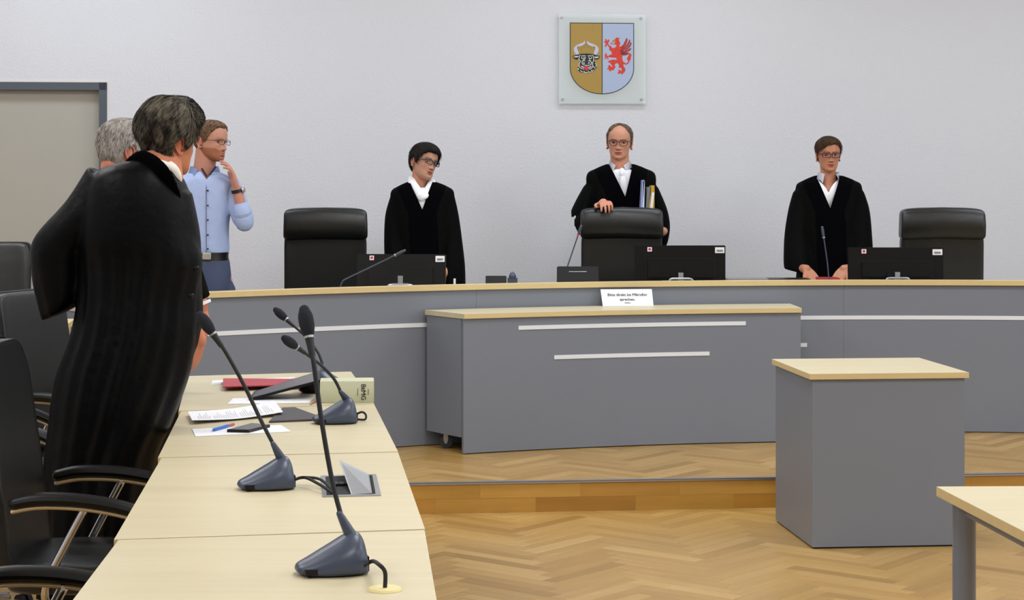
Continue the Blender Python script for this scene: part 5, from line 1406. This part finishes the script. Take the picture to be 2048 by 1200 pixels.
# folders held behind the chair back
def held(name, px0, px1, ytop, ybot, lean, Y, m, label, th=None):
    a, b_ = W(px0, ybot, Y), W(px1, ybot, Y); c, d = W(px0+lean, ytop, Y), W(px1+lean, ytop, Y); bm = bmesh.new()
    n = V((0, .16, 0)); v0 = [bm.verts.new(p) for p in (a, b_, d, c)]; v1 = [bm.verts.new(p+n) for p in (a, b_, d, c)]
    bm.faces.new(v0); bm.faces.new(v1[::-1])
    for i in range(4): bm.faces.new((v0[i], v1[i], v1[(i+1)%4], v0[(i+1)%4]))
    o = recenter(tag(build(name, bm, m, None, bev=.0008), label, 'folder')); return o
YH = 11.66
fo = held('blue_folder', 1279, 1283, 360, 452, 6, YH, 'blue_folder', 'tall pale blue folder held before the judge, leftmost of the files')
bm = bmesh.new(); box(bm, 0, .010, -.0, .12, .02, .22)
held('paper_folder', 1284.5, 1287.5, 362, 452, 2, YH, 'paper', 'narrow white file of papers beside the blue folder in the judge\'s arm')
held('grey_folder', 1289, 1295, 374, 452, 6, YH+.01, 'grey_metal', 'grey folder held between the pale blue and the yellow files')
held('yellow_folder', 1292, 1295, 372, 452, 12, YH-.01, 'yellow_folder', 'thin yellow folder spine leaning right, left of the loose white pages')
held('paper_stack', 1296, 1301, 385, 452, 8, YH-.015, 'paper', 'white pages between the two yellow folders held by the judge')
held('yellow_folder', 1302, 1309, 371, 452, 0, YH, 'yellow_folder', 'wide yellow folder, rightmost of the files held by the judge')
# ---- woman with open collar (right)
def woman_right():
    Y = 11.7; g = W(1657, 0, Y); P = dict(skin=sk('#B98063'), browcol=sk('#5A3E2C'), brow=.55, lips=.9, lipcol=sk('#9E4034'), wide=1.0, jaw=.93, smile=.003, crease=.5, open=.0036, handskin=sk('#BE8266'))
    t = person((g.x, Y, DZ), 'woman in black robe with open white shirt collar, both hands on the bench'); t['rc'] = list(W(1657, 390, Y))
    M = HM(1657, 309.8, Y, 2, 2, 0, .885, .99)
    nb = W(1657, 365, Y+.01); hb = M @ V((0, .02, -.06)); hL, hR = W(1615, 549, 11.36), W(1690, 549, 11.36)
    body(t, M, P, [([W(1657, 390, Y), W(1657, 470, Y), W(1657, 560, Y), V((g.x, Y, .95))], [.09, .11, .11, .12], 1.25, (1, 0, 0)),
        ([W(1602, 392, Y), W(1592, 470, Y-.03), W(1596, 528, Y-.13), hL+V((0,.04,.03))], [.045, .04, .033, .026]), ([W(1712, 392, Y), W(1722, 470, Y-.03), W(1712, 528, Y-.13), hR+V((0,.04,.03))], [.045, .04, .033, .026]),
        ([V((g.x-.08, Y, .95)), V((g.x-.085, Y, .2))], [.08, .045]), ([V((g.x+.08, Y, .95)), V((g.x+.085, Y, .2))], [.08, .045])],
        [((hL+V((0,.04,.03)), V((.55, -.4, -.75)), V((-.2, .6, -.8)), -1), {'size': .95}), ((hR+V((0,.04,.03)), V((-.55, -.4, -.75)), V((.2, .6, -.8)), 1), {'size': .95})],
        neck=([W(1657, 385, Y), nb, hb], [.075, .048, .049]))
    line = prof([(0, .070), (20, .074), (38, .072), (55, .052), (68, .030), (78, .002), (86, .016), (104, .006), (122, -.04), (150, -.07), (180, -.075)])
    def line2(ph):   # side parting: the fringe sweeps down on the viewer's left
        b_ = line(ph); a = math.degrees(ph)
        if -70 < a < -8: b_ -= .026*math.sin((a+70)/62*PI)**1.0
        return b_
    hair(t, M, P, 'hair_brown', line2, lambda th, ph: .007+.006*max(0, math.cos(th)), .0015, strands=520, slen=.05, sflow=lambda p, th, ph: V((-.8 if p.x < .02 else .8, -.2 if p.y < 0 else .5, -.55)), srad=.0008)
    glasses(t, M, P, 'rect', .0270, .0155, 'frame_purple', .0024)
    R = [rg(351, 1630, 1684, Y, .075), rg(361, 1607, 1709, Y, .10), rg(375, 1592, 1724, Y, .115), rg(430, 1596, 1719, Y, .13), rg(500, 1598, 1716, Y, .14), rg(570, 1592, 1724, Y, .16), rg(680, 1585, 1732, Y, .19), rg(790, 1578, 1738, Y, .2)]
    s1 = [(W(1603, 380, Y), V((.05, 0, .01)), V((0, .065, 0))), (W(1597, 420, Y), V((.062, 0, 0)), V((0, .085, 0))), (W(1591, 470, Y-.04), V((.066, 0, 0)), V((0, .095, 0))), (W(1594, 520, Y-.10), V((.078, 0, 0)), V((0, .12, 0))), (W(1597, 545, Y-.13), V((.080, 0, -.02)), V((0, .11, 0)))]
    s2 = [(W(1711, 380, Y), V((.05, 0, -.01)), V((0, .065, 0))), (W(1718, 420, Y), V((.062, 0, 0)), V((0, .085, 0))), (W(1721, 470, Y-.04), V((.066, 0, 0)), V((0, .095, 0))), (W(1720, 520, Y-.09), V((.074, 0, 0)), V((0, .10, 0))), (W(1718, 556, Y-.12), V((.076, 0, .02)), V((0, .11, 0)))]
    robe(t, R, [s1, s2], 15, (W(1659, 416, Y-.1), W(1626, 335, Y-.1), W(1686, 335, Y-.1), (0, -1, 0)), band=.09)
    bm = bmesh.new()     # open shirt front, two panels meeting low
    for s in (-1, 1):
        tube(bm, [W(1657+s*24, 362, Y-.0), W(1657+s*18, 374, Y-.075), W(1657.5+s*8, 390, Y-.10), W(1659, 416, Y-.095)], [.020, .032, .030, .014], n=14, flat=.35, flatdir=(0,1,0))
    superq(bm, W(1658, 418, Y-.04), (.065, .06, .075), .8)
    build('shirt', remesh(bm, .0045, 2), 'white_cloth', t)
    collar(t, W(1657, 347, Y+.010), .060, (0, -1, 0), h=.036, open_=1.7, tip=.10, spread=.026, tilt=.05, dip=.02, ry=.082)
    shoes(t, [V((g.x-.09, Y, 0)), V((g.x+.09, Y, 0))], 0, DZ)
woman_right()
# ---- man in the blue shirt
def man_blue():
    Y = 10.75; g = W(412, 0, Y); P = dict(skin=sk('#C08C78'), browcol=sk('#7A5640'), brow=.4, lips=.5, lipcol=sk('#A86A5C'), beard=.75, beardcol=sk('#8A4A26'), crease=1, open=.0034, smile=.003, handskin=sk('#BE8674'))
    t = person((g.x, Y, DZ), 'man in light blue shirt with glasses and short beard, raising his hand to his chin')
    M = HM(422, 283, Y, 62, 4, 3, .985, .94)
    nb = W(408, 345, Y+.01); hb = M @ V((0, .025, -.055)); wr = W(474, 379, Y-.10); el = W(486, 436, Y-.06); sh = W(462, 372, Y)
    body(t, M, P, [([W(410, 372, Y), W(412, 440, Y), W(418, 510, Y), W(420, 560, Y)], [.10, .115, .11, .12], 1.25, (1, 0, 0)),
        ([sh, el, W(482, 412, Y-.09), wr], [.05, .046, .041, .029]), ([W(352, 380, Y), W(338, 450, Y+.05), W(345, 520, Y+.02)], [.052, .045, .034]),
        ([W(395, 560, Y), V((g.x-.07, Y, .2))], [.095, .05]), ([W(440, 560, Y), V((g.x+.12, Y, .2))], [.095, .05])],
        [((wr, V((-.25, -.05, 1)), V((-.9, -.2, .1)), -1), {'curl': (.30, .40, .30), 'size': 1.06, 'spread': .05, 'thumb': .3}), ((W(345, 520, Y+.02), V((.1, -.2, -1)), V((1, 0, 0)), 1), {})],
        neck=([nb+V((0,0,-.06)), nb, hb], [.075, .062, .061]))
    line = prof([(0, .082), (22, .086), (40, .078), (58, .055), (68, .028), (76, .0), (86, -.012), (92, .020), (106, .010), (122, -.035), (150, -.062), (180, -.07)])
    hair(t, M, P, 'hair_auburn', line, lambda th, ph: .005+.011*max(0, math.cos(th))**1.5*(1 if abs(ph) < 1.2 else .7), .0016, strands=520, slen=.022, sflow=lambda p, th, ph: V((0, -.4, .5 if p.z > .06 else -.8)), srad=.0008)
    glasses(t, M, P, 'rect', .0225, .0135, 'frame_dark', .0016)
    # shirt: trunk with both sleeves, one rolled at the elbow
    bm = bmesh.new()
    R = [rg(343, 386, 436, Y, .075), rg(352, 366, 458, Y, .095), rg(366, 350, 470, Y, .115), rg(400, 349, 466, Y, .13), rg(450, 352, 458, Y, .135), rg(498, 358, 457, Y, .132), rg(507, 360, 456, Y, .128)]
    def fd_(t_, th): return .010*math.sin(3*th+9*t_)+.008*math.sin(5*th-14*t_)+.004*math.sin(9*th+22*t_)
    loft(bm, R, 50, 96, 2.3, fd_)
    tube(bm, [W(458, 367, Y), W(470, 395, Y-.01), W(485, 438, Y-.055)], [.058, .060, .056], n=24)
    tube(bm, [W(489, 446, Y-.06), W(487, 434, Y-.07), W(484.5, 426, Y-.08)], [.052, .054, .048], n=24)
    tube(bm, [W(356, 372, Y), W(340, 420, Y+.04), W(338, 460, Y+.05)], [.06, .058, .056], n=24)
    build('shirt', cutv(remesh(bm, .006, 3), W(413, 359, Y-.12), W(390, 328, Y-.12), W(438, 328, Y-.12), (.15, -1, 0), W(412, 350, Y)), 'blue_shirt', t)
    bm = bmesh.new(); tube(bm, [W(485, 425, Y-.081), W(483, 417, Y-.087)], [.054, .049], n=28, round_end=True); build('rolled_cuff', bm, 'blue_shirt', t)
    collar(t, W(409, 335, Y+.012), .074, (.18, -1, 0), h=.032, open_=1.5, tip=.075, spread=.036, tilt=.006, m='blue_shirt', dip=.03, ry=.088)
    bm = bmesh.new(); yf = Y-.128
    for a, b_ in (((404, 338), (413, 352)), ((431, 334), (420, 349))):
        tube(bm, [W(a[0], a[1], Y-.083), W(b_[0], b_[1], Y-.098)], [.006, .005], n=8, flat=.35, flatdir=(0,1,0))
    build('collar_lining', bm, 'navy_trim', t)
    bm = bmesh.new(); tube(bm, [W(413, 360, Y-.106), W(412.5, 400, Y-.136), W(412.5, 450, Y-.141), W(413, 508, Y-.141)], .0016, n=6, m=20); build('placket_seam', bm, 'navy_trim', t)
    for yy in (381, 411, 440, 470, 498):
        bm = bmesh.new(); c = W(415.5, yy, Y-(.128 if yy < 400 else .141)); cyl(bm, c+V((0, .004, 0)), c+V((0, -.003, 0)), .0048, n=12); build('button', bm, 'navy_trim', t)
    bm = bmesh.new(); loft(bm, [rg(504, 359, 457, Y, .145), rg(512, 358.5, 456, Y, .146), rg(520, 358, 457, Y, .145)], 6, 64, 2.3)
    bl = build('belt', bm, 'belt', t)
    bm = bmesh.new(); c = W(413.5, 512.5, Y-.150); superq(bm, c, (.024, .006, .019), .25); build('buckle', bm, 'buckle', bl)
    bm = bmesh.new(); loft(bm, [rg(516, 358, 456, Y, .142), rg(530, 356, 459, Y, .145), rg(560, 353, 463, Y, .15), rg(590, 352, 465, Y, .15)], 20, 72, 2.4, lambda t_, th: .012*math.sin(4*th+6*t_))
    tube(bm, [W(385, 580, Y), V((g.x-.07, Y, .6)), V((g.x-.08, Y, DZ+.05))], [.095, .08, .07], n=20); tube(bm, [W(437, 580, Y), V((g.x+.11, Y, .6)), V((g.x+.12, Y, DZ+.05))], [.095, .08, .07], n=20)
    build('trousers', remesh(bm, .01, 3), 'blue_trousers', t)
    bm = bmesh.new(); d = (wr-W(482, 412, Y-.09)).normalized(); c = wr-d*.008; cyl(bm, c-d*.009, c+d*.009, .0345, .0335, n=26); wt = build('watch_strap', bm, 'belt', t)
    bm = bmesh.new(); q = c+V((.031, -.012, .004)); cyl(bm, q, q+V((.011, -.002, .002)), .015, n=20); build('watch_case', bm, 'alu', wt)
    shoes(t, [V((g.x-.08, Y, 0)), V((g.x+.12, Y, 0))], math.radians(30), DZ)
man_blue()
# ---- stooping lawyer in the foreground, seen from behind
def lawyer():
    Y = 6.18; g = W(245, 0, Y); P = dict(skin=sk('#B9795C'), browcol=sk('#5A4A3A'), lips=.4, wide=1.0, open=.003, handskin=sk('#BC7658'))
    t = person((g.x, Y, 0), 'grey-haired man in a long black robe stooping over the tables, seen from behind'); t['rc'] = list(W(245, 400, Y))
    M = HM(339, 281, Y+.03, 142, 5, -6, .92)
    nb = W(322, 338, Y); hb = M @ V((0, .03, -.05))
    body(t, M, P, [([W(285, 400, Y), W(265, 470, Y), W(262, 560, Y), W(245, 640, Y)], [.11, .13, .13, .14], 1.2, (1, 0, 0)),
        ([W(225, 365, Y), W(112, 485, Y+.02), W(150, 560, Y+.12)], [.06, .048, .035]), ([W(340, 410, Y), W(368, 520, Y+.03), W(378, 630, Y+.06), W(398, 682, Y+.08)], [.058, .05, .038, .026]),
        ([W(225, 640, Y), V((g.x-.10, Y, .4)), V((g.x-.11, Y, .09))], [.10, .07, .05]), ([W(255, 640, Y), V((g.x+.03, Y+.02, .4)), V((g.x+.04, Y+.02, .09))], [.10, .07, .05])],
        [((W(400, 680, Y+.08), V((-.32, .1, -1)), V((-.8, .3, 0)), 1), {'curl': (.45, .7, .5), 'size': .85}), ((W(150, 560, Y+.12), V((.6, .5, -.6)), V((0, 1, 0)), 1), {})],
        neck=([nb+V((-.0,0,-.07)), nb, hb], [.075, .068, .066]), voxel=.0045)
    line = prof([(0, .072), (22, .078), (42, .066), (58, .045), (68, .02), (75, -.01), (82, .004), (92, .024), (108, .006), (124, -.055), (150, -.098), (180, -.106)])
    def tk(th, ph):
        c = max(0, math.cos(th)); a = abs(ph)
        return .013+.025*c**.8+.002*ga(a-2.6, .9)*max(0, math.sin(th))+.017*ga(a, .8)*c
    def flow(p, th, ph):
        s_ = min(1, max(0, .35-p.y/.09))*min(1, max(0, (p.z-.0)/.06))
        return V((.12, .55, -.8))*(1-s_)+V((.3, -.75, .1))*s_
    h_ = hair(t, M, P, 'hair_greybrown', line, tk, .0065, strands=2600, slen=.055, sflow=flow, srad=.0010, rough=16)
    R = [rg(318, 284, 330, Y, .07), rg(328, 232, 346, Y, .11), rg(345, 196, 358, Y, .145), rg(375, 178, 373, Y, .165), rg(420, 166, 385, Y, .175), rg(470, 160, 392, Y, .175), rg(525, 160, 403, Y, .17), rg(590, 158, 394, Y, .175), rg(660, 146, 392, Y, .185), rg(740, 118, 380, Y, .195), rg(800, 107, 361, Y, .20), rg(850, 102, 341, Y, .20), rg(910, 95, 315, Y, .20), rg(1000, 88, 302, Y, .2), rg(1150, 84, 292, Y, .2), rg(1210, 84, 290, Y, .2)]
    s1 = [(W(222, 362, Y), V((.07, 0, -.05)), V((0, .09, 0))), (W(176, 428, Y), V((.066, 0, -.045)), V((0, .11, 0))), (W(122, 492, Y+.01), V((.086, 0, -.02)), V((0, .12, 0))), (W(120, 550, Y+.02), V((.085, 0, 0)), V((0, .12, 0))), (W(124, 600, Y+.03), V((.07, 0, .015)), V((0, .12, 0))), (W(118, 628, Y+.03), V((.045, 0, .02)), V((0, .11, 0)))]
    s2 = [(W(352, 385, Y), V((.05, 0, 0)), V((0, .09, 0))), (W(365, 470, Y+.02), V((.055, 0, 0)), V((0, .11, 0))), (W(368, 560, Y+.04), V((.055, 0, 0)), V((0, .11, 0))), (W(368, 640, Y+.06), V((.060, 0, 0)), V((0, .11, 0))), (W(366, 698, Y+.07), V((.047, 0, 0)), V((0, .10, 0))), (W(352, 738, Y+.07), V((.025, 0, 0)), V((0, .09, 0)))]
    def gather(t_, th):
        s_ = min(1, max(0, (t_-.32)/.18)); s_ = s_*s_*(3-2*s_); d = 0
        for th0, wd_, a_, dr in ((-2.15, .10, .09, -.25), (-1.86, .075, .11, -.12), (-1.66, .06, .13, .02), (-1.44, .075, .12, .10), (-1.15, .11, .10, .5), (-.85, .10, .09, .35), (-2.5, .12, .07, -.3), (-.45, .12, .06, .1)):
            d -= 1.35*a_*ga(th-2*PI*(th > PI)-th0-dr*(.55-t_)*1.2, wd_*(1+.8*t_))*s_
        return d+.012*math.sin(3*th+5*t_)*t_
    def pleats(bm):
        for k, (xa, ya, xb, yb, xc, yc, r) in enumerate([(212, 455, 200, 620, 190, 900, .016), (238, 450, 232, 650, 224, 950, .020), (262, 440, 268, 650, 270, 950, .016), (300, 470, 262, 560, 240, 700, .018), (330, 500, 285, 600, 270, 760, .015), (355, 560, 325, 680, 310, 900, .018), (180, 520, 172, 700, 150, 950, .016)]):
            tube(bm, [W(xa, ya, Y-.160), W(xb, yb, Y-.168), W(xc, yc, Y-.195)], [r*.4, r, r*1.2], n=12)
    robe(t, R, [s1, s2], 21, None, m=('robe_satin', 'velvet'), amp=.016, voxel=.0085, k=5, fold=gather)
    bm = bmesh.new(); tube(bm, [W(328, 322, Y-.04), W(343, 338, Y-.05), W(350, 358, Y-.04), W(350, 378, Y+.02)], [.012, .022, .024, .014], n=14, flat=.5, flatdir=(0,1,0))
    tube(bm, [W(300, 322, Y-.02), W(320, 328, Y-.07), W(340, 335, Y-.06)], [.012, .015, .015], n=14)
    build('shirt_collar', remesh(bm, .005, 2), 'cream_cloth', t)
    bm = bmesh.new(); tube(bm, [W(258, 330, Y-.04), W(286, 319, Y-.09), W(318, 337, Y-.125), W(340, 368, Y-.11), W(356, 400, Y-.07)], [.022, .032, .034, .028, .016], n=16, flat=.32, flatdir=(0,1,0)); build('robe_collar', remesh(bm, .006, 2), 'velvet', t)
    for x, y in ((393, 537), (382, 592)):
        bm = bmesh.new(); c = W(x, y, Y-.10); superq(bm, c, (.010, .006, .009), .8, nu=14, nv=8); build('button', bm, 'panel_black', t)
    shoes(t, [V((g.x-.11, Y, 0)), V((g.x+.08, Y+.02, 0))], math.radians(130), .001)
lawyer()
# ---- second lawyer behind him
def lawyer2():
    Y = 7.22; g = W(300, 0, Y); P = dict(skin=sk('#B98270'), browcol=sk('#8A8078'), lips=.4, wide=1.02, open=.003, handskin=sk('#C47E66'))
    t = person((g.x, Y, 0), 'white-haired man in dark jacket mostly hidden behind the stooping lawyer')
    M = HM(250, 306, Y, 132, 10, 2, .98)
    nb = W(268, 362, Y); hb = M @ V((0, .03, -.05)); hw = W(405, 622, Y-.03); hw2 = W(345, 640, Y+.06)
    body(t, M, P, [([W(290, 385, Y), W(300, 470, Y), W(295, 560, Y), W(290, 620, Y)], [.10, .12, .12, .13], 1.1, (1, 0, 0)),
        ([W(335, 400, Y-.05), W(368, 500, Y-.05), hw+V((-.01,0,.02))], [.055, .046, .032]), ([W(325, 400, Y+.08), W(350, 520, Y+.1), hw2], [.055, .046, .032]),
        ([W(275, 620, Y), V((g.x-.07, Y, .4)), V((g.x-.07, Y, .09))], [.10, .07, .05]), ([W(310, 620, Y), V((g.x+.07, Y, .4)), V((g.x+.07, Y, .09))], [.10, .07, .05])],
        [((hw, V((.10, .1, -1)), V((-.9, .3, 0)), -1), {'curl': (.45, .65, .5), 'size': .92}), ((hw2, V((.0, .1, -1)), V((-.9, .2, 0)), 1), {'curl': (.2, .3, .3)})],
        neck=([nb+V((.02,0,-.07)), nb+V((0,0,-.01)), hb], [.07, .062, .062]), voxel=.005)
    line = prof([(0, .085), (22, .09), (42, .08), (58, .055), (68, .03), (76, .0), (84, .002), (93, .022), (108, .006), (124, -.05), (150, -.09), (180, -.102)])
    hair(t, M, P, 'hair_grey', line, lambda th, ph: .008+.006*max(0, math.cos(th)), .003, strands=1600, slen=.028, sflow=lambda p, th, ph: V((.1, .3 if p.z > .04 else .1, -.9 if p.y > 0 else .5)), srad=.0009)
    R = [rg(345, 240, 300, Y, .08), rg(358, 218, 330, Y, .12), rg(385, 215, 350, Y, .155), rg(450, 215, 360, Y, .165), rg(540, 225, 362, Y, .17), rg(640, 215, 358, Y, .17), rg(760, 212, 355, Y, .16)]
    sl = [[(W(333, 395, Y-.05), V((.055, 0, .0)), V((0, .07, 0))), (W(355, 470, Y-.05), V((.055, 0, .015)), V((0, .065, 0))), (W(375, 540, Y-.045), V((.05, 0, .02)), V((0, .055, 0))), (W(398, 603, Y-.03), V((.042, 0, .02)), V((0, .045, 0)))],
          [(W(325, 400, Y+.08), V((.055, 0, 0)), V((0, .07, 0))), (W(348, 520, Y+.1), V((.05, 0, 0)), V((0, .06, 0))), (W(346, 650, Y+.06), V((.04, 0, 0)), V((0, .045, 0)))]]
    robe(t, R, sl, 33, None, m=('robe', 'velvet'), amp=.012, voxel=.01, k=4, name='jacket')
    bm = bmesh.new(); loft(bm, [(W(398.5, 606, Y-.03), V((.041, 0, .016)), V((0, .042, 0))), (W(401, 613, Y-.03), V((.039, 0, .018)), V((0, .040, 0)))], 3, 28); build('shirt_cuff', bm, 'white_cloth', t)
    bm = bmesh.new(); tube(bm, [W(262, 620, Y), V((g.x-.07, Y, .5)), V((g.x-.07, Y, .06))], [.11, .09, .08], n=18); tube(bm, [W(300, 620, Y), V((g.x+.04, Y, .5)), V((g.x+.07, Y, .06))], [.11, .09, .08], n=18)
    build('trousers', remesh(bm, .012, 3), 'dark_trousers', t)
    shoes(t, [V((g.x-.08, Y, 0)), V((g.x+.08, Y, 0))], math.radians(130), .001)
lawyer2()
